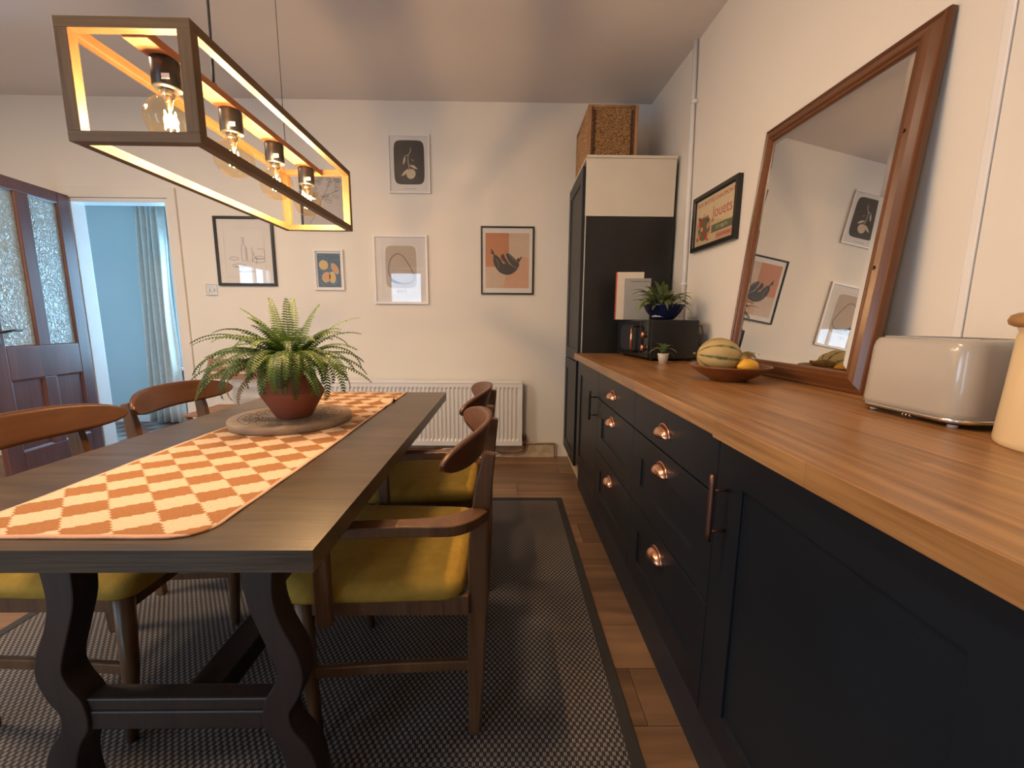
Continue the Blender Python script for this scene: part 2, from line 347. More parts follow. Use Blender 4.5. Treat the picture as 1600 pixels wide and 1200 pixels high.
def dup(root, loc, rz, label):
    r = root.copy(); C.objects.link(r); r.location = loc; r.rotation_euler = (0, 0, rz); r['label'] = label
    for ch in list(root.children):
        c = ch.copy(); C.objects.link(c); c.parent = r
        for g in ch.children:
            d = g.copy(); C.objects.link(d); d.parent = c
    return r

# ------------------------------------------------------------------ the room
XL, XR, YN, YB, HC = -4.40, 1.06, -1.60, 3.293, 2.69
DL, DR, DH = -3.28, -2.53, 1.995
w = MB().prism([(XL-.1, 0), (DL, 0), (DL, DH), (DR, DH), (DR, 0), (XR+.14, 0), (XR+.14, HC), (XL-.1, HC)], YB, YB+0.10, 'y').build('wall_back', 'wall')
struct(w, 'uneven white painted back wall hung with framed prints')
def xw(y): return 1.061+.034*(YB-y)      # the right wall runs slightly out of square
w = MB().prism([(xw(YB), YB), (xw(1.004), 1.004), (xw(1.004)-.018, 1.004), (xw(YN)-.018, YN), (1.34, YN), (1.34, YB)], 0, HC, 'z').build('wall_right', 'wall')
struct(w, 'white plaster right wall behind the oak worktop')
def holed(x0, z0, x1, z1, hx0, hz0, hx1, hz1, y0, y1):
    s = MB(); vs = []
    for y in (y0, y1):
        vs += [(x0, y, z0), (x1, y, z0), (x1, y, z1), (x0, y, z1), (hx0, y, hz0), (hx1, y, hz0), (hx1, y, hz1), (hx0, y, hz1)]
    fs = []
    for i in range(4):
        j = (i+1) % 4
        fs += [(i, j, 4+j, 4+i), (8+i, 12+i, 12+j, 8+j), (i, 8+i, 8+j, j), (4+i, 4+j, 12+j, 12+i)]
    return s.add(vs, fs)
wl = holed(YN-.1, 0, YB, HC, -1.45, 0.85, -0.45, 2.05, XL-.1, XL); wl.v = [(b_, a, c_) for a, b_, c_ in wl.v]
w = wl.build('wall_left', 'wall'); struct(w, 'plain white left wall beyond the open door')
w = holed(XL-.1, 0, 1.34, HC, -2.31, 0.02, -1.55, 2.10, YN-.1, YN).build('wall_front', 'wall'); struct(w, 'white wall with a glazed patio door behind the viewer')
w = MB().box(XL-.1, YN-.1, HC, 1.34, YB+.1, HC+.08).build('ceiling', 'ceiling'); struct(w, 'flat off white painted ceiling')
# floor: laminate planks laid across the room as parts of the floor slab
fl = MB().box(XL-.1, YN-.1, -0.06, 1.34, YB+.1, -0.012).build('floor', plain('floor_joint', (0.02, 0.012, 0.008), 0.9)); struct(fl, 'mid brown wood laminate floor of staggered planks')
pw, pl = 0.1925, 1.285
base = None; y = YB; row = 0
while y > YN:
    off = [0.0, 0.47, 0.86, 0.22, 0.66][row % 5]*pl; x = XR-pl+off+0.02
    while x > XL-pl:
        a, b_ = max(x, XL), min(x+pl, XR+.02)
        ya = max(y-pw, YN)
        if b_-a > 0.02 and y-ya > 0.02:
            full = (b_-a > pl-0.001 and y-ya > pw-0.001)
            if full and base is not None:
                o = base.copy(); C.objects.link(o); o.location = ((a+b_)/2, (y+ya)/2, 0)
            else:
                L, Wd = (b_-a)/2-0.0010, (y-ya)/2-0.0010
                o = MB().prism([(-L, -Wd), (L, -Wd), (L, Wd), (-L, Wd)], -0.010, 0, 'z').build('plank', 'plank'); o.location = ((a+b_)/2, (y+ya)/2, 0)
                if full: base = o
            o.parent = fl
        x -= pl
    y -= pw; row += 1
# doorway trim
dj = MB().prism([(DL, 0), (DL+.028, 0), (DL+.028, DH-.028), (DR-.028, DH-.028), (DR-.028, 0), (DR, 0), (DR, DH), (DL, DH)], YB-.005, YB+.105, 'y').build('trim_1', 'gloss_white', bev=0.003); struct(dj, 'white door lining of the doorway to the hall')
dj = MB().prism([(DL-.055, 0), (DL, 0), (DL, DH), (DR, DH), (DR, 0), (DR+.062, 0), (DR+.062, DH+.075), (DL-.055, DH+.075)], YB-.018, YB, 'y').build('trim_2', 'wall', bev=0.004); struct(dj, 'flat painted architrave round the doorway to the hall')
tr = MB().box(xw(1.02)-.0215, 1.006, 0.91, xw(1.02)+.002, 1.028, HC).build('trim_3', 'gloss_white', bev=0.003); struct(tr, 'thin white vertical strip on the right wall above the toaster')
# baseboards
bb = MB().box(-2.44, YB-.022, 0, -1.5, YB, 0.13).build('baseboard_back', 'gloss_white', bev=0.004); struct(bb, 'white skirting board below the framed prints')
bb = MB().box(-1.5, YB-.020, 0, 0.40, YB, 0.118).build('baseboard_right', 'raw_board', bev=0.002); struct(bb, 'unpainted scuffed skirting board beside the radiator pipe')
# hall behind the doorway
HY = 4.45
w = holed(-5.2, 0, -1.7, 2.5, -3.46, 0.60, -2.45, 1.90, HY, HY+.12).build('wall_hall', 'hall_wall'); struct(w, 'pale blue hall wall seen through the doorway')
w = MB().box(-5.3, YB+.1, 0, -5.2, HY+.1, 2.5).build('wall_hall_left', 'hall_wall'); struct(w, 'pale blue left wall of the hall')
w = MB().box(-1.8, YB+.1, 0, -1.7, HY+.1, 2.5).build('wall_hall_right', 'hall_wall'); struct(w, 'pale blue right wall of the hall')
w = MB().box(-5.3, YB+.1, 2.5, -1.7, HY+.1, 2.56).build('ceiling_hall', 'ceiling'); struct(w, 'white hall ceiling')
bb = MB().box(-5.2, HY-.02, 0, -1.8, HY, 0.07).build('baseboard_hall', 'gloss_white', bev=.003); struct(bb, 'low white skirting board at the foot of the blue hall wall')
w = MB().box(-5.3, YB+.1, -.05, -1.7, HY+.1, -.008).build('floor_hall', plain('grout', (.12, .10, .09), .9)); struct(w, 'hall floor of red and pale tiles')
tb = {}
for i in range(23):
    for j in range(7):
        k = (i+j) % 3 == 0
        x, y = -5.19+i*0.15+.075, YB+.11+j*0.15+.075
        if k in tb: o = tb[k].copy(); C.objects.link(o)
        else: o = tb[k] = MB().box(-.073, -.073, -.012, .073, .073, 0).build('tile', 'hall_tile_pale' if k else 'hall_tile')
        o.location = (x, y, 0); o.parent = w
# hall window
wd = bpy.data.objects.new('window_1', None); C.objects.link(wd); wd.location = (-2.955, HY, 0.60); struct(wd, 'bright hall window beside the grey curtain')
MB().ring(-.505, 0, .505, 1.30, [(0, .02), (.05, .02), (.05, -.08), (0, -.08)]).build('window_frame', 'gloss_white', wd, bev=.003)
MB().box(-.455, .02, .05, .455, .026, 1.25).build('pane', 'sky_glass', wd)
MB().box(-.55, -.10, -.03, .55, .02, 0).build('window_sill', 'gloss_white', wd, bev=.004)
# patio door behind the camera
wd = bpy.data.objects.new('door_2', None); C.objects.link(wd); wd.location = (-1.93, YN, 0.02); struct(wd, 'glazed white patio door behind the viewer')
MB().ring(-.375, 0, .375, 2.07, [(0, -.01), (.09, -.01), (.09, .05), (0, .05)]).build('leaf_frame', 'gloss_white', wd, bev=.003)
MB().box(-.285, -.03, .09, .285, -.024, 1.98).build('pane', 'sky_glass', wd)
MB().tube([(.335, .01, 1.0), (.335, .045, 1.0), (.24, .045, 1.0)], .008).build('handle', 'chrome', wd)
wd = bpy.data.objects.new('window_2', None); C.objects.link(wd); wd.location = (XL, -.95, 0.85); wd.rotation_euler = (0, 0, PI/2); struct(wd, 'white framed window in the left wall, behind the viewer')
MB().ring(-.50, 0, .50, 1.20, [(0, .005), (.05, .005), (.05, -.06), (0, -.06)]).build('window_frame', 'gloss_white', wd, bev=.003)
MB().box(-.02, .0, .05, .02, .05, 1.15).build('mullion', 'gloss_white', wd)
for sx in (-1, 1): MB().box(min(sx*.02, sx*.45), .025, .05, max(sx*.02, sx*.45), .030, 1.15).build('pane', 'sky_glass', wd)

# curtain and rail in the hall
cu = MB(); nx, nz = 90, 16; vs = []
for j in range(nz+1):
    tz = j/nz; z = 2.20-tz*2.17
    for i in range(nx+1):
        s_ = i/nx; wd_ = 0.275+0.12*tz-0.02*math.sin(tz*3); x = -3.67-.11*tz+s_*wd_
        yy = HY-.13+0.030*math.sin(s_*2*PI*5.3+0.5*math.sin(tz*2.2))+0.010*math.sin(s_*2*PI*11+tz)
        vs.append((x+0.006*math.sin(tz*9+s_*14), yy, z))
cu.add(vs, [(j*(nx+1)+i, j*(nx+1)+i+1, (j+1)*(nx+1)+i+1, (j+1)*(nx+1)+i) for j in range(nz) for i in range(nx)], True)
o = cu.build('curtain', 'curtain'); sm = o.modifiers.new('s', 'SOLIDIFY'); sm.thickness = 0.002
tag(o, 'long pale grey curtain gathered beside the hall window', 'curtain')
t_ = thing('curtain_rail', 'thin rail with dark end cap carrying the grey hall curtain', 'curtain rail', (-3.8, HY-.13, 2.235))
MB().tube([(0, 0, 0), (1.6, 0, 0)], 0.011).build('pole', 'chrome', t_)
MB().lathe([(0, -.02), (.016, -.016), (.022, 0), (.016, .016), (0, .02)], 14, (-.01, 0, 0)).build('end_cap', 'black', t_)
MB().box(.03, -.01, -.01, .05, .129, .01).build('bracket', 'chrome', t_)

for _x, _y in FILL_SPOTS:  # housings for the added fill lamps, out of view
    t_ = thing('fill_housing', 'round white housing of an added unseen fill light ' + ('above the near end of the table' if _x > -1 else 'above the open panelled door'), 'ceiling light', (_x, _y, 2.64), 0, 'added fill lights')
    MB().lathe([(.0, .05), (.20, .05), (.20, .012), (.190, 0), (.186, .012), (0, .012)], 32).build('housing', 'gloss_white', t_)

# ------------------------------------------------------------------ open door
d = bpy.data.objects.new('door_1', None); C.objects.link(d); d.location = (-3.262, 3.268, 0.008); d.rotation_euler = (0, 0, math.atan2(-.994, .106))
struct(d, 'open dark brown panelled door with two obscured glass panes')
def stile(x0, z0, x1, z1, nm='stile', dy=.020): MB().box(x0, -dy, z0, x1, dy, z1).build(nm, 'door_wood', d, bev=.004)
stile(0, 0, .092, 1.995); stile(.600, 0, .695, 1.995)
stile(.300, .912, .386, 1.917, 'mid_stile', .0195); stile(.300, .22, .386, .695, 'mid_stile', .0195)
stile(.092, 1.917, .600, 1.995, 'top_rail', .0198); stile(.092, .695, .600, .912, 'lock_rail', .0198); stile(.092, 0, .600, .22, 'bottom_rail', .0198)
for a, b_ in ((.092, .300), (.386, .600)):
    MB().box(a-.004, -.004, .908, b_+.004, .004, 1.921).build('glass_pane', 'obscured', d)
    MB().ring(a, .912, b_, 1.917, [(0, -.017), (.007, -.010), (.007, -.004), (0, -.004)]).build('bead', 'door_wood', d)
    MB().box(a-.004, -.007, .216, b_+.004, .007, .699).build('door_panel', 'door_wood', d)
    MB().ring(a, .22, b_, .695, [(0, -.017), (.012, -.011), (.012, -.006), (0, -.006)]).build('bead', 'door_wood', d)
hd = MB().box(.628, .020, .93, .668, .026, 1.09).build('handle_plate', 'black', d, bev=.003)
MB().tube([(.648, .024, 1.01), (.648, .062, 1.01), (.635, .068, 1.012), (.58, .066, 1.02), (.535, .064, 1.016), (.525, .064, 1.022)], [.009, .009, .009, .0075, .006, .005]).build('handle', 'black', d)
for z in (.22, 1.75): MB().tube([(-.004, .0, z), (-.004, .0, z+.09)], .007).build('hinge', 'chrome', d)

# ------------------------------------------------------------------ radiator
r_ = thing('radiator', 'long white ribbed panel radiator on the back wall', 'radiator', (-0.66, 3.20, 0.12))
rw = 0.787
MB().box(-rw, .032, 0.01, rw, .050, .505).build('back_panel', 'white_metal', r_, bev=.003)
# front sheet pressed with vertical channels
nch = 47; pitch = 2*(rw-.02)/nch; cols = [-rw]
prof = [(-rw, 0)]
for i in range(nch):
    x0 = -rw+.02+i*pitch
    prof += [(x0+pitch*.10, 0), (x0+pitch*.24, .0125), (x0+pitch*.66, .0125), (x0+pitch*.80, 0)]
prof.append((rw, 0)); zs = [(0.0, 0), (.035, 0), (.055, 1), (.455, 1), (.475, 0), (.508, 0)]
vs = []; 
for z, k in zs:
    for x, dd in prof: vs.append((x, dd*k, z))
m_ = len(prof); fs = [(a*m_+i, a*m_+i+1, (a+1)*m_+i+1, (a+1)*m_+i) for a in range(len(zs)-1) for i in range(m_-1)]
o = MB().add(vs, fs).build('ribbed_front', 'white_metal', r_); sd = o.modifiers.new('s', 'SOLIDIFY'); sd.thickness = .0016; sd.offset = 0
MB().box(-rw-.003, -.004, .500, rw+.003, .058, .520).build('top_grille', 'white_metal', r_, bev=.004)
for sx in (-1, 1): MB().box(min(sx*rw, sx*(rw+.004)), -.003, 0, max(sx*rw, sx*(rw+.004)), .056, .515).build('side_cover', 'white_metal', r_, bev=.0015)
for x in (-.55, .55): MB().box(x-.02, .05, .05, x+.02, .0925, .45).build('wall_bracket', 'white_metal', r_)
v_ = MB().lathe([(.012, 0), (.014, .02), (.009, .024), (.009, .045), (.016, .05), (.017, .085), (.012, .092)], 14, (rw+.025, .03, -.005)).build('valve', 'dark_copper', r_)
MB().tube([(rw-.002, .03, .02), (rw+.025, .03, .02)], .008).build('elbow', 'chrome', r_)
MB().tube([(rw+.025, .03, 0), (rw+.025, .032, -.025), (rw+.012, .036, -.052), (rw-.04, .04, -.066), (rw-.15, .045, -.066), (rw-.6, .05, -.05), (rw-1.4, .05, -.045)], .0075).build('pipe', 'dark_copper', r_)
MB().tube([(rw+.03, .052, .004), (rw+.10, .062, .004), (rw+.27, .064, .004), (rw+.285, .064, -.002), (rw+.287, .064, -.110)], .006).build('pipe', 'raw_board', r_)
tag(MB().tube([(-.46+.075*math.cos(a*.42), 3.235+.01*math.sin(a), .03+.022*a*.0+.028*math.sin(a*.42)+.03) for a in range(16)]+[(-.30, 3.22, .035), (-.20, 3.22, .07), (-.12, 3.22, .08), (-.04, 3.22, .035), (-.12, 3.22, .02), (-.25, 3.23, .02)], .0045, 8).build('cable', 'gloss_white'), 'loose white cable coiled under the radiator', 'cable')

# ------------------------------------------------------------------ light switch
t_ = thing('light_switch', 'small square double light switch beside the doorway', 'light switch', (-2.273, YB, 1.33))
MB().box(-.043, -.008, -.043, .043, 0, .043).build('plate', 'chrome', t_, bev=.003)
for sx in (-.017, .017): MB().box(sx-.007, -.015, -.012, sx+.007, -.008, .012).build('rocker', 'white_metal', t_, bev=.002)

# ------------------------------------------------------------------ pictures on the back wall
def blob(cx, cz, rx, rz_, n=24, p=1.0, rot=0.0, f=None):
    out = []
    for i in range(n):
        a = 2*PI*i/n; c_, s_ = math.cos(a), math.sin(a)
        k = 1.0 if f is None else f(a)
        x = abs(c_)**p*(1 if c_ > 0 else -1)*rx*k; z = abs(s_)**p*(1 if s_ > 0 else -1)*rz_*k
        out.append((cx+x*math.cos(rot)-z*math.sin(rot), cz+x*math.sin(rot)+z*math.cos(rot)))
    return out
def stroke(pts, wd):
    pts = [Vector((p[0], p[1])) for p in pts]; L = []; R = []
    for k, p in enumerate(pts):
        d_ = (pts[min(k+1, len(pts)-1)]-pts[max(k-1, 0)]); d_ = d_.normalized() if d_.length > 1e-9 else Vector((1, 0)); nn = Vector((-d_.y, d_.x))
        ww = wd[k] if isinstance(wd, (list, tuple)) else wd
        L.append(p+nn*ww); R.append(p-nn*ww)
    return [tuple(v) for v in L]+[tuple(v) for v in reversed(R)]
def strip(mb, pts, wd, y, th=.0003):
    po = stroke(pts, wd); n = len(pts)
    for k in range(n-1):
        q_ = [po[k], po[k+1], po[2*n-2-k], po[2*n-1-k]]
        mb.add([(a, y, b) for a, b in q_], [(0, 1, 2, 3)])
def curve(pts, n=8):
    """Catmull-Rom through pts"""
    P = [pts[0]]+list(pts)+[pts[-1]]; out = []
    for k in range(1, len(P)-2):
        for i in range(n):
            t1 = i/n; a, b_, c_, d_ = P[k-1], P[k], P[k+1], P[k+2]
            out.append(tuple(0.5*((2*b_[j])+(-a[j]+c_[j])*t1+(2*a[j]-5*b_[j]+4*c_[j]-d_[j])*t1*t1+(-a[j]+3*b_[j]-3*c_[j]+d_[j])*t1**3) for j in range(len(b_))))
    out.append(tuple(pts[-1])); return out
def picture(x0, x1, z0, z1, bar, mat, label, tilt=0.0, group='framed prints on the back wall', paper='paper', depth=.018):
    """local frame: x right, z up, y=0 at the wall, front at -depth; origin at the middle"""
    t_ = thing('framed_print', label, 'picture', ((x0+x1)/2, YB, (z0+z1)/2), 0, group); t_.rotation_euler = (0, tilt, 0)
    w2, h2 = (x1-x0)/2, (z1-z0)/2
    MB().ring(-w2, -h2, w2, h2, [(0, .001), (0, depth), (bar*.8, depth), (bar, depth-.003), (bar, .001)]).build('frame', mat, t_, bev=.001, seg=1)
    MB().box(-w2+bar*.6, -.008, -h2+bar*.6, w2-bar*.6, -.003, h2-bar*.6).build('print', paper, t_)
    MB().box(-w2+bar*.9, -.0125, -h2+bar*.9, w2-bar*.9, -.0115, h2-bar*.9).build('glass_pane', 'glass', t_)
    return t_, w2-bar, h2-bar
cnt = [0]
def shape(t_, poly, mat, name='print_shape', lift=0.0):
    y = -.0083-lift
    return MB().add([(x, y, z) for x, z in poly], [tuple(range(len(poly)))]).build(name, mat, t_)
def lines(t_, strokes, mat, wd=.0012, lift=.0006):
    mb = MB()
    for s_ in strokes: strip(mb, s_, wd, -.0083-lift)
    o = mb.build('line_drawing', mat, t_); o['kind'] = 'stuff'; return o
F_black = flat('ink_black', (0.018, 0.016, 0.015)); F_dark = flat('print_charcoal', (0.045, 0.040, 0.035)); F_cream = flat('print_cream', (0.55, 0.46, 0.33))
F_beige = flat('print_beige', (0.46, 0.37, 0.29)); F_ter = flat('print_terracotta', (0.50, 0.22, 0.11)); F_pink = flat('print_blush', (0.56, 0.34, 0.23)); F_sand = flat('print_sand', (0.56, 0.43, 0.33))
F_blue = flat('print_blue', (0.075, 0.12, 0.17)); F_lblue = flat('print_pale_blue', (0.16, 0.23, 0.31)); F_yel = flat('print_yellow', (0.62, 0.42, 0.15)); F_or = flat('print_orange', (0.60, 0.30, 0.12)); F_grey = flat('ink_grey', (0.16, 0.14, 0.13)); F_indigo = flat('ink_indigo', (0.045, 0.045, 0.09))
# top: dark panel with pale lemon branch
t_, a, b_ = picture(-.880, -.571, 2.050, 2.458, .012, 'gloss_white', 'white framed print of a pale lemon branch on charcoal, hung highest on the wall')
shape(t_, blob(0, .012, a*.79, b_*.80, 48, .32), F_dark)
shape(t_, blob(.012, -.068, .033, .036, 24, 1, -.6), F_cream, lift=.0006)
for (p0, p1, wv) in (((-.005, -.03), (-.062, -.085), .013), ((.0, -.005), (.062, -.035), .012), ((-.03, .058), (-.045, -.005), .010), ((.014, .035), (.036, .022), .0025)):
    m0 = Vector(p0); m1 = Vector(p1); dd = m1-m0; nn = Vector((-dd.y, dd.x)).normalized()*wv
    pts = [tuple(m0+dd*k+nn*math.sin(k*PI)) for k in (0, .2, .4, .6, .8, 1)]+[tuple(m0+dd*k-nn*math.sin(k*PI)*.6) for k in (.8, .6, .4, .2)]
    shape(t_, pts, F_cream, 'print_leaf', .0006)
lines(t_, [curve([(.012, .115), (.010, .085), (-.004, .065), (-.008, .03), (-.004, -.01), (.004, -.035)]), curve([(-.004, .066), (-.02, .06), (-.033, .05)])], F_cream, .0022)
mb = MB(); random.seed(3); x = -.047
while x < .05:
    wv = random.uniform(.003, .007); mb.add([(x, -.0087, -.1735), (x+wv, -.0087, -.1735), (x+wv, -.0087, -.1705), (x, -.0087, -.1705)], [(0, 1, 2, 3)]); x += wv+.0015
mb.build('caption', F_grey, t_)
# ART print
t_, a, b_ = picture(-1.020, -.604, 1.233, 1.750, .018, 'gloss_white', 'white framed print of a black loop on beige above the word ART')
lines(t_, [[(-.14, -.2), (-.14, .2), (.14, .2), (.14, -.2), (-.14, -.2)]], F_sand, .0008)
shape(t_, blob(.002, .022, .118, .158, 40, .28), F_beige)
lp = curve([(-.040, -.085), (-.080, -.055), (-.095, .0), (-.075, .08), (-.03, .118), (.012, .108), (.055, .05), (.093, -.02), (.103, -.06), (.075, -.095), (.03, -.102), (-.01, -.098), (-.04, -.085)], 6)
lines(t_, [lp], F_black, .0022)
lines(t_, [curve([(-.080, -.068), (-.055, -.088), (-.02, -.100), (.02, -.102)])], F_indigo, [.002, .004, .006, .008, .009, .010, .010, .009, .009, .008, .008, .007, .007, .006, .005, .005, .004, .004, .003, .003, .003, .002, .002, .002, .001])
text('A R T', .030, (.0, -.0086, -.163), (PI/2, 0, 0), F_grey, t_)
# reclining silhouette
t_, a, b_ = picture(-.197, .210, 1.313, 1.820, .012, 'black', 'black framed print of a dark curled figure on terracotta blocks')
def R4(x0, z0, x1, z1): return [(x0, z0), (x1, z0), (x1, z1), (x0, z1)]
s_ = .168; sz = .205
shape(t_, R4(-s_, -sz, s_, sz), F_sand)
shape(t_, R4(-s_, -.045, .012, sz), F_ter, lift=.0004)
shape(t_, [(-.03, -sz), (s_, -sz), (s_, .020), (.12, .035), (.07, .01), (.03, -.06), (-.01, -.11)], F_pink, lift=.0004)
shape(t_, curve([(-.105, .045), (-.080, .038), (-.045, .0), (-.035, -.02), (.005, -.022), (.055, -.045), (.080, -.045), (.078, -.06), (.045, -.092), (-.005, -.105), (-.06, -.085), (-.095, -.04), (-.108, .0), (-.105, .045)], 5)[:-1], F_dark, 'print_figure', .0009)
shape(t_, curve([(-.045, .045), (-.030, .05), (-.015, .02), (.02, -.03), (.012, -.036), (-.02, -.012), (-.048, .02), (-.045, .045)], 5)[:-1], F_dark, 'print_figure', .0010)
shape(t_, curve([(-.012, .050), (.012, .054), (.055, .020), (.088, -.012), (.086, -.045), (.050, -.052), (.015, -.015), (-.012, .050)], 5)[:-1], F_dark, 'print_figure', .0011)
shape(t_, [(-.108, .045), (-.138, .062), (-.122, .060), (-.128, .092), (-.108, .072), (-.098, .045)], F_dark, 'print_figure', .0009)
shape(t_, [(.068, .0), (.085, .030), (.088, .012), (.105, .032), (.112, .028), (.092, -.010)], F_dark, 'print_figure', .0012)
lines(t_, [curve([(-.012, .045), (.005, .0), (.04, -.038), (.07, -.052)]), curve([(.01, .045), (.05, .012), (.08, -.01)]), curve([(-.09, .015), (-.065, -.02), (-.07, -.055)])], F_sand, .0010, .0016)
# lemons on blue
t_, a, b_ = picture(-1.474, -1.249, 1.335, 1.639, .016, 'gloss_white', 'small white framed print of yellow lemons on a blue ground')
shape(t_, R4(-.088, -.130, .088, .122), F_blue)
random.seed(11); st = []
for k in range(26):
    cx, cz, an = random.uniform(-.075, .075), random.uniform(-.12, .11), random.uniform(0, PI)
    L_ = .022
    st.append(curve([(max(-.086, min(.086, cx-L_*math.cos(an))), max(-.128, min(.12, cz-L_*math.sin(an)))), (cx+.006, cz), (max(-.086, min(.086, cx+L_*math.cos(an))), max(-.128, min(.12, cz+L_*math.sin(an))))], 4))
lines(t_, st, F_lblue, .0016, .0003)
for cx, cz, rx, rz_, ro, mt in ((-.040, .036, .031, .033, .3, F_yel), (.045, .010, .020, .040, .5, F_or), (-.022, -.055, .030, .036, -.5, F_or), (.022, -.056, .024, .040, .1, F_yel)):
    shape(t_, blob(cx, cz, rx*1.13, rz_*1.1, 22, 1, ro), F_cream, 'print_lemon', .0006); shape(t_, blob(cx, cz, rx, rz_, 22, 1, ro), mt, 'print_lemon', .0009)
# bon appetit
t_, a, b_ = picture(-2.208, -1.765, 1.362, 1.873, .020, 'black', 'black framed line drawing of a bottle, glass and plates with a bon appetit caption')
lines(t_, [[(-.155, -.19), (-.155, .175), (.145, .175), (.145, -.19), (-.155, -.19)]], F_sand, .0008)
def ell(cx, cz, rx, rz_): return blob(cx, cz, rx, rz_, 28)+[(cx+rx, cz)]
lines(t_, [ell(-.055, -.105, .050, .013), ell(-.050, -.112, .035, .006), ell(-.09, -.052, .035, .011), ell(.105, -.045, .035, .012), ell(.095, -.065, .05, .016),
           [(-.018, .09), (-.018, .06), (-.030, .03), (-.030, -.07), (.002, -.07), (.002, .03), (-.008, .06), (-.008, .09), (-.018, .09)], [(-.027, .10), (0, .10)],
           [(.01, .03), (.012, -.07), (.05, -.07), (.05, .03)], [(.06, .0), (.065, -.04), (.08, -.045), (.08, -.09)], [(.09, .02), (.14, .02), (.145, -.05)]], F_grey, .0013)
text('BON APPETIT', .021, (0, -.0089, -.150), (PI/2, 0, 0), F_grey, t_, sx=.95)
# branch drawing seen through the lamp
t_, a, b_ = picture(-1.545, -1.211, 1.775, 2.191, .012, 'black', 'black framed line drawing of a leafy branch seen through the pendant lamp', paper=flat('grey_paper', (.50, .46, .43)))
st = [curve([(-.13, -.19), (-.06, -.09), (.0, .03), (.05, .12), (.06, .19)]), curve([(.0, .03), (.06, .06), (.12, .08)]), curve([(-.05, -.07), (-.10, .0), (-.09, .08)])]
random.seed(5)
for k in range(16):
    cx, cz, an = random.uniform(-.06, .12), random.uniform(.0, .17), random.uniform(-.8, 1.2)
    st.append(blob(cx, cz, .026, .009, 12, 1, an))
lines(t_, [[(max(-a+.005, min(a-.005, x)), z) for x, z in s_] for s_ in st], F_black, .0011)

# ------------------------------------------------------------------ poster on the right wall
t_ = thing('framed_poster', 'black framed vintage advertising poster on the wall above the microwave', 'picture', (xw(2.25), 2.25, 1.650), -PI/2+.034)
# local: x -> world -y ... rotated so that front (-y local) faces -x world
w2, h2 = .220, .148
MB().ring(-w2, -h2, w2, h2, [(0, .001), (0, .026), (.022, .026), (.026, .021), (.026, .001)]).build('frame', 'black', t_, bev=.0015)
MB().box(-w2+.015, -.012, -h2+.015, w2-.015, -.004, h2-.015).build('print', flat('poster_cream', (.58, .46, .27)), t_)
MB().box(-w2+.023, -.017, -h2+.023, w2-.023, -.016, h2-.023).build('glass_pane', 'glass', t_)
F_red = flat('poster_red', (.45, .05, .035)); F_green = flat('poster_green', (.14, .15, .07)); F_br = flat('poster_brown', (.17, .08, .045)); F_pk = flat('poster_pink', (.55, .27, .2))
def pshape(poly, mat, l=0): MB().add([(x, -.0124-l, z) for x, z in poly], [tuple(range(len(poly)))]).build('print_shape', mat, t_)
pshape(blob(-.10, -.035, .065, .062, 20, .8), F_green)
random.seed(9)
for k in range(26):
    cx, cz = random.uniform(-.165, -.04), random.uniform(-.10, .04)
    pshape(blob(cx, cz, random.uniform(.008, .02), random.uniform(.008, .02), 9), random.choice([F_red, F_br, F_pk, F_green, F_yel]), .0003+k*.00002)
pshape(R4(-.02, -.075, .175, -.035), F_green, .0001)
pshape(R4(.03, -.113, .175, -.083), F_pk, .0001)
for s_, sz, x, z, mt in (('AUX BUTTES CHAUMONT', .030, .0, .095, F_red), ('Jouets', .082, .075, .026, F_red), ('ET OBJETS', .022, .08, -.055, flat('poster_pale', (.5, .45, .3))), ('POUR ETRENNES', .016, .105, -.098, F_red)):
    text(s_, sz, (x, -.0130, z), (PI/2, 0, 0), mt, t_, sx=1.02 if sz < .05 else .9)

# ------------------------------------------------------------------ vertical pipe in the corner
t_ = thing('wall_pipe', 'thin white painted pipe running up the right wall behind the cupboard', 'pipe', (1.071, 2.53, 0.905))
MB().tube([(0, 0, 0), (-.001, .02, .9), (-.003, .06, 1.785)], .0135, 12).build('pipe', 'gloss_white', t_)
for z in (.43, 1.45): MB().lathe([(.018, -.008), (.019, 0), (.018, .008)], 12, (0, z*.02, z)).build('clip', 'gloss_white', t_); 

# ------------------------------------------------------------------ kitchen units
FX, BX = 0.472, 1.037          # door face plane and carcass back
ZT = 0.865                     # carcass top
def carcass(t_, y0, y1, z0, z1, off, x0=None):
    MB().box((x0 or FX+.020), y0+.001, z0, BX, y1-.001, z1).build('carcass', 'navy', t_, off=off)
def shaker(t_, y0, y1, z0, z1, off, name='door', st=.095, rl=.080, plainf=False):
    y0 += .0015; y1 -= .0015; z0 += .0015; z1 -= .0015
    if plainf:
        return MB().box(FX, y0, z0, FX+.019, y1, z1).build(name, 'navy', t_, bev=.0015, off=off)
    # stiles and rails as one moulded front with a recessed field
    s = MB(); vs = []
    for x, a, b in ((FX+.019, 0, 0), (FX, 0, 0), (FX, st, rl), (FX+.007, st, rl)):
        vs += [(x, y0+a, z0+b), (x, y1-a, z0+b), (x, y1-a, z1-b), (x, y0+a, z1-b)]
    fs = [(3, 2, 1, 0)]
    for k in range(3):
        for i in range(4):
            j = (i+1) % 4; fs.append((k*4+i, k*4+j, (k+1)*4+j, (k+1)*4+i))
    fs.append((12, 13, 14, 15))
    return s.add(vs, fs).build(name, 'navy', t_, bev=.0012, off=off)
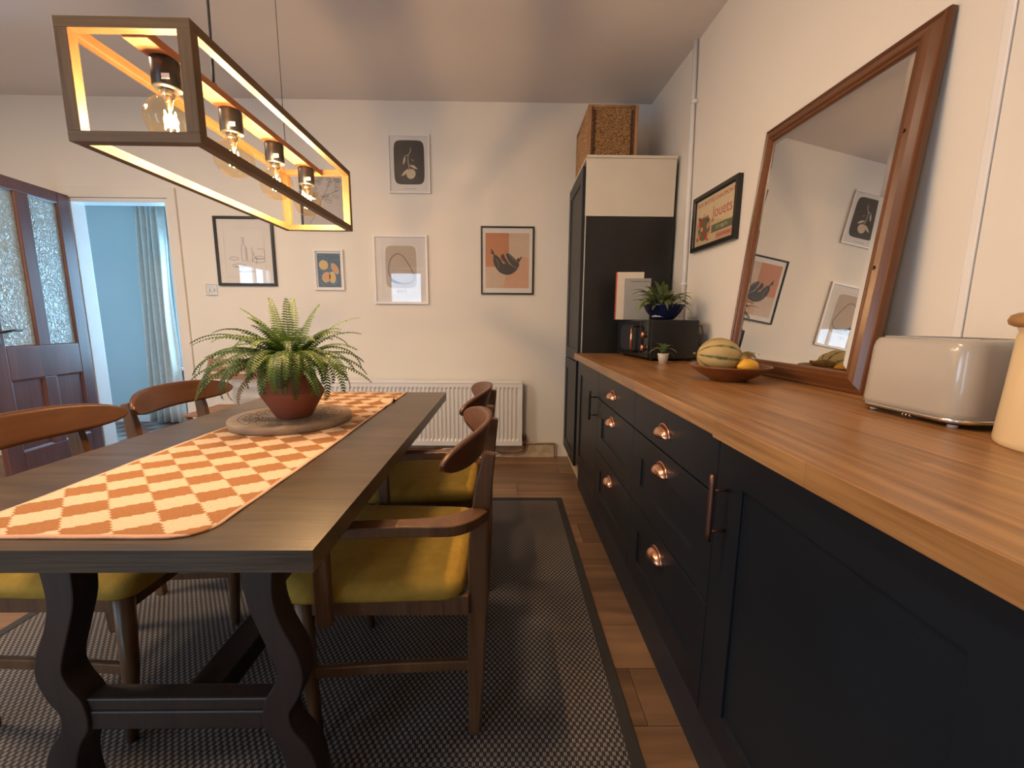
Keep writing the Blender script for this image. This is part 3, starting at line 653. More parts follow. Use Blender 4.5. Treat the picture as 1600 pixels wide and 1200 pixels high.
def cup(dr, y, z, off):
    """cup pull: quarter dome shell with a flange, open below"""
    s = MB(); nu, nv = 16, 7; vs = []; hw, hh, dp = .042, .030, .026
    for j in range(nv+1):
        ph = (PI/2)*j/nv
        for i in range(nu+1):
            th = PI*i/nu
            vs.append((FX-dp*math.sin(ph)*math.sin(th)**.7 if 0 < i < nu else FX, y+hw*math.cos(th), z-.012+hh*math.sin(th)*math.cos(ph)*1.0+0*ph))
    fs = [(j*(nu+1)+i, j*(nu+1)+i+1, (j+1)*(nu+1)+i+1, (j+1)*(nu+1)+i) for j in range(nv) for i in range(nu)]
    o = s.add(vs, fs, True).build('cup_handle', 'copper', dr, off=off); sd = o.modifiers.new('s', 'SOLIDIFY'); sd.thickness = .002; sd.offset = 1
    pts = [(FX-.001, y+(hw+.003)*math.cos(PI*i/20), z-.012+(hh+.005)*math.sin(PI*i/20)) for i in range(21)]
    MB().tube(pts, .0032, 8, up=(1, 0, 0)).build('handle_rim', 'copper', dr, off=off)
def bar(dr, y, z0, z1, off, mat='dark_copper', r=.0065):
    MB().tube([(FX-.035, y, z0), (FX-.035, y, z0+.02), (FX-.035, y, z1-.02), (FX-.035, y, z1)], [r*.92, r, r, r*.92], 14).build('bar_handle', mat, dr, off=off)
    for z in (z0+.024, z1-.034): MB().tube([(FX-.034, y, z), (FX, y, z)], .0038, 10).build('handle_post', mat, dr, off=off)
def cabinet(label, y0, y1, z0=.165):
    loc = ((FX+BX)/2, (y0+y1)/2, 0); t_ = thing('base_cabinet', label, 'cabinet', loc, 0, 'navy base cabinets under the worktop')
    carcass(t_, y0, y1, .16, ZT, loc)
    MB().box(.490, y0, 0, .506, y1, .165).build('plinth', 'plinth', t_, off=loc)
    return t_, loc
t_, L0 = cabinet('navy base cabinet with a tall door and dark bar handle beside the tall cupboard', 2.07, 2.672)
dr = shaker(t_, 2.07, 2.672, .17, .857, L0); bar(dr, 2.108, .600, .753, L0, 'black')
for nm, (y0, y1), cy in (('navy three drawer cabinet in the middle of the run, second from the tall cupboard', (1.47, 2.07), 1.782), ('navy three drawer cabinet nearest the viewer, beside the door with the copper bar handle', (.872, 1.47), 1.187)):
    t_, L0 = cabinet(nm, y0, y1)
    for za, zb, zc, pf in ((.723, .857, .784, True), (.456, .721, .665, False), (.17, .454, .389, False)):
        dr = shaker(t_, y0, y1, za, zb, L0, 'drawer', plainf=pf, rl=.080); cup(dr, cy, zc, L0)
t_, L0 = cabinet('navy base cabinet with a large door and copper brown bar handle', .272, .872)
dr = shaker(t_, .272, .872, .17, .857, L0); bar(dr, .824, .640, .790, L0)
t_, L0 = cabinet('navy base cabinet at the near end of the worktop beside the viewer', -.33, .272)
dr = shaker(t_, -.33, .272, .17, .857, L0); bar(dr, .22, .640, .790, L0)
# worktops
o = MB().prism([(.450, .851), (.450, 2.715), (xw(2.715)-.002, 2.715), (xw(.851)-.020, .851)], ZT, .903, 'z').build('worktop', 'worktop', bev=.002); tag(o, 'long oak block worktop carrying the microwave, fruit bowl and leaning mirror', 'worktop')
o = MB().prism([(.441, -.36), (.441, .849), (xw(.849)-.020, .849), (xw(-.36)-.020, -.36)], ZT, .905, 'z').build('worktop', 'worktop', bev=.002); tag(o, 'nearer oak block worktop section under the toaster and cream canister', 'worktop')
# tall cupboard
loc = (.77, 2.99, 0); t_ = thing('tall_cupboard', 'tall navy larder cupboard with a cream upper side panel in the corner', 'cupboard', loc)
MB().box(.505, 2.735, .11, 1.045, 3.285, 2.105).build('carcass', 'navy', t_, off=loc)
MB().box(.492, 2.717, 1.765, 1.052, 2.733, 2.118).build('upper_side_panel', 'cream_panel', t_, bev=.001, off=loc)['label'] = 'cream upper side panel'
MB().box(.492, 2.705, 2.105, 1.052, 3.285, 2.120).build('top_panel', 'cream_panel', t_, bev=.001, off=loc)
MB().box(.500, 2.716, .12, 1.058, 2.733, 1.763).build('side_panel', 'black', t_, bev=.001, off=loc)
MB().box(.494, 2.719, .905, .499, 2.733, 1.763).build('edge_strip', 'cream_panel', t_, off=loc)
shaker(t_, 2.722, 3.262, .842, 2.060, loc, 'door', st=.075, rl=.08); shaker(t_, 2.760, 3.270, .108, .838, loc, 'door', st=.075, rl=.08)
MB().box(.512, 2.76, 0, .53, 3.285, .11).build('plinth', 'raw_board', t_, off=loc)

# wicker basket on top
bx0, bx1, by0, by1, bz0, bz1 = .506, .822, 2.79, 3.235, 2.121, 2.445
loc = ((bx0+bx1)/2, (by0+by1)/2, bz0)
t_ = thing('wicker_basket', 'tall brown wicker basket standing on top of the cupboard', 'basket', loc)
hx, hy, hz = (bx1-bx0)/2, (by1-by0)/2, bz1-bz0
for px in (-1, 1):
    for py in (-1, 1):
        cx, cy = px*(hx-.011), py*(hy-.011); MB().box(cx-.011, cy-.011, 0, cx+.011, cy+.011, hz).build('corner_post', 'wicker_post', t_, bev=.003)
def weave(u0, u1, z0, z1, fix, ax, sgn, nu, nz):
    vs = []
    for j in range(nz+1):
        for i in range(nu+1):
            u = u0+(u1-u0)*i/nu; z = z0+(z1-z0)*j/nz
            d_ = .0045*(math.cos(i*PI/2)*(1 if (j//2) % 2 else -1))+.0012*(1 if j % 2 else -1)
            vs.append((u, fix+sgn*d_, z) if ax == 'x' else (fix+sgn*d_, u, z))
    return MB().add(vs, [(j*(nu+1)+i, j*(nu+1)+i+1, (j+1)*(nu+1)+i+1, (j+1)*(nu+1)+i) for j in range(nz) for i in range(nu)])
for sg in (-1, 1):
    weave(-hx+.026, hx-.026, .012, hz-.016, sg*(hy-.009), 'x', sg, 72, 92).build('woven_panel', 'wicker', t_)
    weave(-hy+.020, hy-.020, .012, hz-.016, sg*(hx-.009), 'y', sg, 92, 92).build('woven_panel', 'wicker', t_)
    MB().tube([(-hx+.02, sg*(hy-.008), hz-.007), (hx-.02, sg*(hy-.008), hz-.007)], .009, 8).build('top_rim', 'wicker_post', t_)
    MB().tube([(sg*(hx-.008), -hy+.02, hz-.007), (sg*(hx-.008), hy-.02, hz-.007)], .009, 8).build('top_rim', 'wicker_post', t_)
MB().box(-hx+.01, -hy+.01, .0, hx-.01, hy-.01, .010).build('base', 'wicker', t_)
lc = MB()  # dark rungs put in for the shaded gaps in the weave
for sx in (-1, 1):
    for k in range(34): z_ = .03+k*.0078; lc.box(sx*(hx-.040)-.006, -hy+.0005, z_, sx*(hx-.040)+.006, -hy+.004, z_+.0042)
lc.build('side_gap_shade', plain('wicker_gap', (.05, .022, .010), .8), t_)['kind'] = 'stuff'
for sx in (-1, 1): MB().box(sx*(hx-.024)-.0015, -hy-.001, .01, sx*(hx-.024)+.0015, -hy+.004, hz-.01).build('corner_binding', plain('binding_red', (.16, .035, .02), .7), t_)

# ------------------------------------------------------------------ leaning mirror
A = Vector((1.010, 1.146, .9035)); yaw, lean = -.030, .094; MW, MH = .707, 1.001
ea = Vector((math.sin(yaw), math.cos(yaw), 0)); eb = Vector((math.sin(lean)*math.cos(yaw), -math.sin(lean)*math.sin(yaw), math.cos(lean))); en = ea.cross(eb)  # en points +x (to the wall)
if en.x < 0: en = -en
t_ = thing('leaning_mirror', 'large reddish pine framed mirror leaning on the wall from the worktop', 'mirror', A)
# local axes: X = along bottom (ea), Y = into wall (en), Z = up the mirror (eb)
t_.matrix_world = Matrix(((ea.x, en.x, eb.x, A.x), (ea.y, en.y, eb.y, A.y), (ea.z, en.z, eb.z, A.z), (0, 0, 0, 1)))
fw = .062
prof = [(0, -.026), (0, -.010), (.004, -.004), (.009, -.003), (.013, -.007), (.019, -.003), (.028, .003), (.042, .008), (.048, .008), (.051, .004), (.055, .005), (.060, .003), (fw, -.003), (fw, -.022)]
def rail(side):
    vs = []
    for ins, d_ in prof:
        if side == 'b': e = [(ins, ins), (MW-ins, ins)]
        if side == 't': e = [(ins, MH-ins), (MW-ins, MH-ins)]
        if side == 'l': e = [(ins, ins), (ins, MH-ins)]
        if side == 'r': e = [(MW-ins, ins), (MW-ins, MH-ins)]
        vs += [(x, -d_, z) for x, z in e]
    m_ = len(prof); fs = [(2*k, 2*k+1, 2*((k+1) % m_)+1, 2*((k+1) % m_)) for k in range(m_)]
    fs += [tuple(2*k for k in range(m_)), tuple(2*k+1 for k in reversed(range(m_)))]
    return MB().add(vs, fs)
M['pine_red_x'] = wood('mirror_pine_rail', (0.085, 0.028, 0.009), (0.185, 0.070, 0.024), 'x', 0.28, 40, 1.5, bmp=0.05)
rail('b').build('bottom_rail', 'pine_red_x', t_); rail('t').build('top_rail', 'pine_red_x', t_)
rail('l').build('side_rail', 'pine_red_z', t_); rail('r').build('side_rail', 'pine_red_z', t_)
MM = plain('mirror_silver', (.86, .86, .84), .008, 1.0, noise=0.0)
g = MB(); e0, e1 = fw-.004, fw+.020
g.add([(e0, .0055, e0), (MW-e0, .0055, e0), (MW-e0, .0055, MH-e0), (e0, .0055, MH-e0), (e1, .0035, e1), (MW-e1, .0035, e1), (MW-e1, .0035, MH-e1), (e1, .0035, MH-e1)],
      [(0, 1, 5, 4), (1, 2, 6, 5), (2, 3, 7, 6), (3, 0, 4, 7), (4, 5, 6, 7)])
g.build('mirror_glass', MM, t_)
MB().box(.02, .0230, .02, MW-.02, .0255, MH-.02).build('backing', 'raw_board', t_)
for u_, z_ in ((.040, .36), (.041, .72)):
    MB().lathe([(.0, 0), (.006, .0)], 12).build('wood_knot', plain('knot', (.05, .015, .006), .4), t_, T=Matrix.Translation((u_, -.0078, z_)) @ Matrix.Rotation(PI/2, 4, 'X'))

# ------------------------------------------------------------------ microwave
MWR = .075
t_ = thing('microwave', 'black microwave with copper handle and knobs at the far end of the worktop', 'microwave', (.742, 2.155, .903), MWR)
mw, md, mh = .47, .275, .205     # local x: depth (0..md) to the wall, local y: 0..mw away; front face at x=0
MB().box(.012, 0, .012, md, mw, .012+mh).build('body', 'black', t_, bev=.006)
MB().box(.0, .115, .016, .014, mw-.002, .008+mh).build('door', 'black_gloss', t_, bev=.004)
MB().box(.0, .002, .016, .014, .112, .008+mh).build('control_panel', 'black_gloss', t_, bev=.004)
pg = MB().add([(-.001, .16+.0*k, 0) for k in range(0)], [])
pr_ = [(y_, z_) for y_, z_ in blob(.285, .115, .125, .072, 32, .35)]
MB().prism(pr_, -.0016, .001, 'x').build('door_window', plain('smoked_glass', (.03, .03, .032), .05), t_)
MB().tube([(-.002, .148, .180), (-.028, .148, .180), (-.034, .148, .172), (-.034, .148, .050), (-.028, .148, .042), (-.002, .148, .042)], .0055, 10).build('door_handle', 'black', t_)
MB().tube([(-.0345, .148, .168), (-.0345, .148, .054)], .0075, 12).build('handle_grip', 'copper', t_)
for z in (.138, .068):
    MB().lathe([(.017, 0), (.017, .012), (.015, .017), (0, .017)], 20).build('knob', 'copper', t_, T=Matrix.Translation((0, .055, z)) @ Matrix.Rotation(-PI/2, 4, 'Y'))
    MB().lathe([(.021, 0), (.021, .002), (.017, .002)], 20).build('knob_ring', 'black', t_, T=Matrix.Translation((0, .055, z)) @ Matrix.Rotation(-PI/2, 4, 'Y'))
MB().prism(blob(.145, .115, .095, .078, 28, .3), -.0015, .001, 'y').build('side_emboss', 'black', t_)
for x in (.04, md-.03):
    for y in (.03, mw-.03): MB().lathe([(.010, 0), (.011, .012)], 12, (x, y, 0)).build('foot', 'black', t_)
MB().tube([(md-.01, .01, .19), (md+.015, .006, .185), (md+.022, .003, .15), (md+.018, .005, .10), (md+.01, .01, .05)], .003, 8).build('power_cord', 'black', t_)

# books on the microwave
t_ = thing('cook_book', 'tall cream book with a red spine standing behind the blue bowl', 'book', (.742, 2.49, 1.1215), -.10)
MB().box(-.085, -.010, .004, .062, .012, .271).build('pages', 'paper', t_)
MB().box(-.088, -.013, 0, .065, -.010, .275).build('front_cover', flat('cover_cream', (.62, .55, .45)), t_); MB().box(-.088, .012, 0, .065, .015, .275).build('back_cover', flat('cover_red', (.48, .07, .05)), t_)
sp_ = MB().box(-.092, -.013, 0, -.087, .015, .275).build('spine', flat('spine_red', (.50, .07, .055)), t_, bev=.001); sp_['label'] = 'red spine'
t_ = thing('cook_book', 'shorter grey covered book leaning just in front of the red spined book', 'book', (.775, 2.452, 1.1215), -.06)
MB().box(-.080, -.006, .003, .060, .006, .232).build('pages', 'paper', t_)
MB().box(-.083, -.009, 0, .063, -.006, .236).build('front_cover', flat('cover_grey', (.30, .30, .29)), t_); MB().box(-.083, .006, 0, .063, .009, .236).build('back_cover', flat('cover_grey_back', (.25, .25, .25)), t_)
mb = MB(); random.seed(21); x = -.055
for zz in (.215, ):
    while x < .06:
        wv = random.uniform(.004, .009); mb.add([(x, -.0094, zz), (x+wv, -.0094, zz), (x+wv, -.0094, zz+.006), (x, -.0094, zz+.006)], [(0, 1, 2, 3)]); x += wv+.002
mb.build('cover_title', F_grey, t_)
# fluted blue bowl and plant
BL = (.868, 2.300, 1.1215)
t_ = thing('fluted_bowl', 'dark blue fluted bowl on top of the microwave', 'bowl', BL)
MB().lathe([(.0, 0), (.050, 0), (.058, .006), (.088, .040), (.106, .075), (.112, .080), (.104, .079), (.084, .042), (.055, .012), (0, .010)], 96, flute=24, fa=.020).build('bowl', 'blue_glaze', t_)
def leaf(name, mat, parent, base, az, el, L, wd, bend, fold=.25, n=6, seedr=0):
    """a leaf blade along a bending spine"""
    vs = []; p = Vector(base); e = el
    for k in range(n+1):
        s_ = k/n; wv = wd*math.sin(PI*min(1, s_*.93+.07))**.8*(1 if s_ < 1 else 0)
        h = Vector((math.cos(az), math.sin(az), 0)); side = Vector((-math.sin(az), math.cos(az), 0)); up = Vector((0, 0, 1))*math.cos(e)-h*math.sin(e)
        vs += [p+side*wv+up*wv*fold, p, p-side*wv+up*wv*fold]
        p = p+(h*math.cos(e)+Vector((0, 0, 1))*math.sin(e))*(L/n); e -= bend/n
    fs = []
    for k in range(n): a = k*3; fs += [(a, a+1, a+4, a+3), (a+1, a+2, a+5, a+4)]
    return MB().add(vs, fs, True).build(name, mat, parent)
t_ = thing('trailing_plant', 'trailing narrow leaved plant spilling over the blue bowl', 'plant', (.846, 2.285, 1.170))
MB().lathe([(.0, -.035), (.045, -.035), (.05, 0), (.042, .004), (0, .006)], 20).build('nursery_pot', 'paper', t_)
random.seed(14)
for k in range(78):
    az = random.uniform(0, 2*PI); 
    if k < 30: az = random.uniform(PI*.8, PI*1.4)
    r0 = random.uniform(.0, .060); el = random.uniform(.5, 1.5)
    leaf('leaf', 'trail_leaf', t_, (r0*math.cos(az), r0*math.sin(az), .006+random.uniform(0, .035)), az+random.uniform(-.5, .5), el, random.uniform(.10, .17), random.uniform(.010, .016), random.uniform(1.0, 2.2))
# little pot plant
t_ = thing('potted_seedling', 'little leafy plant in a small white pot before the microwave', 'plant', (.783, 2.045, .903))
MB().lathe([(.0, 0), (.019, 0), (.026, .044), (.0275, .050), (.024, .050), (.022, .042), (0, .042)], 24).build('pot', plain('white_pot', (.68, .62, .56), .4), t_)
MB().tube([(0, 0, .04), (.002, 0, .075)], .002).build('stem', 'fern_dry', t_)
random.seed(2)
for az, el, L, wd in ((PI, .35, .085, .008), (.3, .9, .07, .016), (2.4, 1.0, .07, .018), (4.2, .8, .06, .018), (5.3, .5, .085, .010), (1.3, 1.2, .065, .016), (3.5, 1.3, .07, .016), (0, .2, .07, .008)):
    leaf('leaf', 'leaf', t_, (0, 0, .048+random.uniform(0, .02)), az, el, L, wd, 1.5)

# ------------------------------------------------------------------ fruit bowl
FB = (.800, 1.462, .903)
t_ = thing('fruit_bowl', 'wide shallow reddish wooden bowl holding fruit', 'bowl', FB)
MB().lathe([(.0, 0), (.060, 0), (.064, .004), (.100, .024), (.131, .048), (.136, .052), (.133, .055), (.126, .051), (.098, .031), (.055, .012), (0, .010)], 48).build('bowl', 'bowl_wood', t_)
def ellipsoid(name, mat, loc, rx, ry, rz_, label, cat, rib=0, ra=0.0, rot=(0, 0, 0), tip=0.0, n=40, m_=24):
    vs = []; 
    for j in range(m_+1):
        ph = PI*j/m_; 
        for i in range(n):
            a = 2*PI*i/n; k = 1+ra*math.cos(rib*a)*math.sin(ph) if rib else 1
            tp = tip*(math.exp(-((ph)/.35)**2)+math.exp(-((PI-ph)/.35)**2))
            vs.append(((rx+0)*math.cos(ph)*(1+tp), ry*math.sin(ph)*math.cos(a)*k, rz_*math.sin(ph)*math.sin(a)*k))
    fs = [(j*n+i, j*n+(i+1) % n, (j+1)*n+(i+1) % n, (j+1)*n+i) for j in range(m_) for i in range(n)]
    o = MB().add(vs, fs, True).build(name, mat); o.location = loc; o.rotation_euler = rot
    bm = bmesh.new(); bm.from_mesh(o.data); bmesh.ops.remove_doubles(bm, verts=bm.verts, dist=1e-5); bm.to_mesh(o.data); bm.free()
    return tag(o, label, cat)
o = ellipsoid('melon', 'melon', (.781, 1.500, .983), .076, .068, .068, 'large ribbed yellow green melon in the wooden bowl', 'melon', 9, .030, (0, .10, -.25))
MB().tube([(-.078, 0, 0), (-.090, .002, .003)], [.006, .004], 8).build('stalk', 'fern_dry', o)
ellipsoid('lemon', 'lemon', (.835, 1.405, .957), .036, .027, .027, 'bright yellow lemon at the near side of the bowl', 'lemon', rot=(0, 0, .2), tip=.18)
ellipsoid('mango', 'mango', (.862, 1.462, .974), .052, .030, .032, 'brown and green mango behind the lemon in the bowl', 'mango', rot=(.2, .1, 1.0), tip=.05)

# ------------------------------------------------------------------ toaster
t_ = thing('toaster', 'glossy greige rounded toaster beside the leaning mirror', 'toaster', (.944, .868, .905), 0)
def rr(hx, hy, r, n=8):
    out = []
    for cx, cy, a0 in ((hx-r, hy-r, 0), (-hx+r, hy-r, PI/2), (-hx+r, -hy+r, PI), (hx-r, -hy+r, 1.5*PI)):
        for k in range(n+1): a = a0+PI/2*k/n; out.append((cx+r*math.cos(a), cy+r*math.sin(a)))
    return out
def stack(mb, layers, smooth=True):
    vs = []; n = len(layers[0][0])
    for poly, z in layers: vs += [(x, y, z) for x, y in poly]
    fs = [(k*n+i, k*n+(i+1) % n, (k+1)*n+(i+1) % n, (k+1)*n+i) for k in range(len(layers)-1) for i in range(n)]
    fs += [tuple(reversed(range(n))), tuple((len(layers)-1)*n+i for i in range(n))]
    return mb.add(vs, fs, smooth)
L_ = [(rr(.085, .118, .040), .020), (rr(.087, .120, .042), .030), (rr(.082, .115, .040), .150), (rr(.080, .113, .040), .162), (rr(.076, .109, .038), .169), (rr(.068, .101, .034), .172)]
stack(MB(), L_).build('shell', 'toaster', t_)
stack(MB(), [(rr(.087, .120, .042), .012), (rr(.089, .122, .044), .014), (rr(.089, .122, .044), .020), (rr(.086, .119, .042), .0205)]).build('base_band', 'chrome', t_)
stack(MB(), [(rr(.082, .115, .040), .008), (rr(.082, .115, .040), .013)]).build('base', 'black', t_)
for sx in (-.028, .028): MB().box(sx-.013, -.085, .168, sx+.013, .085, .1728).build('slot', 'black', t_)
MB().ring(-.050, -.098, .050, .098, [(0, 0), (.004, 0), (.004, .002), (0, .002)]).build('slot_trim', 'chrome', t_, T=Matrix.Translation((0, 0, .172)) @ Matrix.Rotation(-PI/2, 4, 'X'))
for x in (-.06, .06):
    for y in (-.085, .09): MB().lathe([(.008, 0), (.0085, .009)], 12, (x, y, 0)).build('foot', 'white_metal', t_)
for y in (-.02, -.012, -.004): MB().tube([(-.083, y, .006), (-.083, y, .011)], .002, 6).build('stud', 'chrome', t_)

# ------------------------------------------------------------------ canister
t_ = thing('cream_canister', 'cream enamel canister with a round wooden lid at the right edge', 'canister', (.918, .612, .905))
MB().lathe([(0, 0), (.098, 0), (.102, .004), (.103, .012), (.099, .10), (.096, .182), (.094, .190), (.097, .197), (.095, .199), (0, .199)], 64).build('body', 'enamel', t_)
MB().lathe([(0, .198), (.100, .198), (.107, .202), (.109, .209), (.106, .217), (.098, .221), (0, .222)], 64).build('lid', 'lid_wood', t_)

# ------------------------------------------------------------------ rug
o = thing('rug', 'large dark woven rug under the dining table', 'rug', (-.72, .90, 0))
MB().box(-1.04, -1.30, .0005, 1.04, 1.530, .006).build('woven_field', 'rug', o)
MB().ring(-1.074, -1.335, 1.074, 1.567, [(0, 0), (0, .009), (.036, .009), (.036, 0)]).build('edge_binding', 'rug_edge', o, bev=.002, T=Matrix(((1, 0, 0, 0), (0, 0, 1, 0), (0, -1, 0, 0), (0, 0, 0, 1))))

# ------------------------------------------------------------------ dining table
TX, TY = -.715, 1.33
loc = (TX, TY, 0)
t_ = thing('dining_table', 'dark oak refectory dining table on lyre shaped trestles', 'table', loc)
hw, hl = .414, .727
for k, (y0, y1) in enumerate(((-hl, -.2753), (-.2747, .2747), (.2753, hl))):
    MB().box(-hw, y0, .7125, hw, y1, .750).build('tabletop', 'tabletop', t_)
for sx in (-1, 1): MB().box(min(sx*.33, sx*.35), -hl+.12, .64, max(sx*.33, sx*.35), hl-.12, .7124).build('side_apron', 'table_dark', t_)
outer = [(.262, .712), (.245, .66), (.237, .594), (.233, .525), (.246, .465), (.275, .395), (.283, .340), (.268, .288), (.247, .250), (.253, .207), (.280, .166), (.297, .118), (.303, .06), (.300, .0)]
inner = [(.160, .712), (.168, .66), (.172, .594), (.177, .520), (.200, .445), (.225, .366), (.219, .325), (.193, .276), (.189, .218), (.212, .175), (.228, .118), (.226, .06), (.218, .0)]
outer = curve(outer, 5); inner = curve(inner, 5)
FEET = .009
for yc in (-.515, .515):
    for sx in (-1, 1):
        poly = [(sx*x, FEET+z*(.712-FEET)/.712) for x, z in outer]+[(sx*x, FEET+z*(.712-FEET)/.712) for x, z in reversed(inner)]
        MB().prism(poly, yc-.028, yc+.028, 'y', True).build('trestle_leg', 'table_dark', t_, bev=.003)
    MB().box(-.205, yc-.020, .212, .205, yc+.020, .258).build('cross_stretcher', 'table_dark', t_, bev=.004)
    MB().box(-.215, yc-.018, .258, .215, yc+.022, .288).build('cross_stretcher_cap', 'table_dark', t_, bev=.004)
    MB().box(-.30, yc-.03, .675, .30, yc+.03, .7123).build('top_bearer', 'table_dark', t_)
MB().box(-.040, -.494, .190, .040, .494, .245).build('long_stretcher', 'table_dark', t_, bev=.004)

# runner
ru = MB(); x0, x1, y0, y1 = -.930, -.495, .636, 2.034; nx, ny = 44, 180; cr = .055; vs = []
for j in range(ny+1):
    for i in range(nx+1):
        u = i/nx; v = j/ny; x = x0+(x1-x0)*u; y = y0+(y1-y0)*v
        if v*(y1-y0) < cr:
            dd = cr-v*(y1-y0); ins = cr-math.sqrt(max(0, cr*cr-dd*dd))
            x = x1-ins-(x1-x)*((x1-x0-ins)/(x1-x0)) if False else x0+(x-x0)*((x1-x0-ins)/(x1-x0))
        x += .004*math.sin(y*7.0)*(u-.5)
        z = .7535+.0006*math.sin(x*60)*math.sin(y*45)
        wr = math.exp(-((y-1.80-.05*(u-1))/.016)**2)*max(0, (u-.55)/.45); z += .016*wr+.006*math.exp(-((y-1.68-.1*(u-1))/.03)**2)*max(0, u-.6)
        vs.append((x, y, z))
ru.add(vs, [(j*(nx+1)+i, j*(nx+1)+i+1, (j+1)*(nx+1)+i+1, (j+1)*(nx+1)+i) for j in range(ny) for i in range(nx)], True)
o = ru.build('table_runner', 'runner'); sd = o.modifiers.new('s', 'SOLIDIFY'); sd.thickness = .003; sd.offset = -1
tag(o, 'cream and terracotta diamond checked runner lying along the table', 'table runner')

# carved board
BC = (-.748, 1.425, .7545)
t_ = thing('carved_board', 'round carved wooden board under the terracotta pot', 'board', BC)
MB().lathe([(0, 0), (.190, 0), (.193, .002), (.193, .021), (.191, .0235), (0, .0235)], 96).build('disc', 'carved', t_)
s = MB()
def ringtube(r, w_=.0011, n=72, wob=0, amp=0): 
    pts = [((r+amp*math.cos(wob*2*PI*i/n))*math.cos(2*PI*i/n), (r+amp*math.cos(wob*2*PI*i/n))*math.sin(2*PI*i/n)) for i in range(n+1)]
    po = stroke(pts, w_); m_ = len(pts)
    for k in range(m_-1): s.add([(a, b, .0238) for a, b in (po[k], po[k+1], po[2*m_-2-k], po[2*m_-1-k])], [(0, 1, 2, 3)])
for r, wb, am in ((.160, 0, 0), (.142, 24, .007), (.128, 0, 0), (.116, 18, .008), (.103, 36, .004), (.092, 0, 0), (.080, 12, .009)): ringtube(r, .0012, 240 if wb else 72, wb, am)
for k in range(24):
    a0 = 2*PI*k/24
    for rr_, da in ((.135, .0), (.110, .13)):
        pts = blob(0, 0, .010, .0045, 12, 1, 0); pts.append(pts[0])
        c_, s2 = math.cos(a0+da), math.sin(a0+da); pp = [((rr_+x)*c_-z*s2, (rr_+x)*s2+z*c_) for x, z in pts]
        po = stroke(pp, .0009); m_ = len(pp)
        for q_ in range(m_-1): s.add([(a, b, .0238) for a, b in (po[q_], po[q_+1], po[2*m_-2-q_], po[2*m_-1-q_])], [(0, 1, 2, 3)])
o = s.build('carved_ornament', 'carved_line', t_); o['kind'] = 'stuff'

# pot and fern
PC = (-.727, 1.400, .7785)
t_ = thing('fern_pot', 'faceted terracotta pot standing on the carved board', 'pot', PC)
MB().lathe([(0, 0), (.052, 0), (.056, .003), (.097, .078), (.099, .085), (.097, .092), (.058, .170), (.056, .178), (.060, .186), (.054, .187), (.048, .176), (0, .170)], 64).build('pot', 'terracotta', t_)
FC = (-.727, 1.400, .958)
fern = thing('fern', 'bushy green fern arching out of the terracotta pot', 'plant', FC)
def frond(az, e0, L, bend, curl=0.0, dry=False, twist=0.0, p0=None):
    n = max(14, int(L/.0088)); p = Vector(p0) if p0 else Vector((.018*math.cos(az), .018*math.sin(az), -.01)); e = e0; a = az
    sp = []; 
    for k in range(n+1):
        h = Vector((math.cos(a), math.sin(a), 0)); d_ = h*math.cos(e)+Vector((0, 0, 1))*math.sin(e)
        sp.append((p.copy(), d_, Vector((-math.sin(a), math.cos(a), 0))))
        p = p+d_*(L/n); e -= bend/n*(0.45+1.1*k/n); a += curl/n
    s = MB(); s.tube([q_[0] for q_ in sp[::3]]+[sp[-1][0]], [.0014*(1-.7*i/(len(sp)/3+1)) for i in range(len(sp[::3])+1)], 4)
    for k in range(3, n):
        f_ = k/n; ln = .033*min(1, (f_/.22))**.6*(1-f_)**.6*(1+.12*random.uniform(-1, 1))+.003
        q_, d_, sd = sp[k]; nrm = sd.cross(d_)*-1
        for sg in (-1, 1):
            out = (sd*sg*math.cos(twist*sg)+nrm*math.sin(twist)*.3).normalized(); dirv = (out+d_*.28-Vector((0, 0, .18))).normalized()
            wv = .0042; b0 = q_+d_*.001*sg
            tip = b0+dirv*ln+Vector((0, 0, -.12*ln)); mid = b0+dirv*ln*.5+nrm*.0012
            s.add([b0-d_*wv*.55, b0+d_*wv*.55, mid+d_*wv*.85, mid-d_*wv*.75, tip+d_*.0008, tip-d_*.0004], [(0, 1, 2, 3), (3, 2, 4, 5)])
    o = s.build('frond', 'fern_dry' if dry else 'fern', fern)
    return o
random.seed(4)
R_ = math.radians
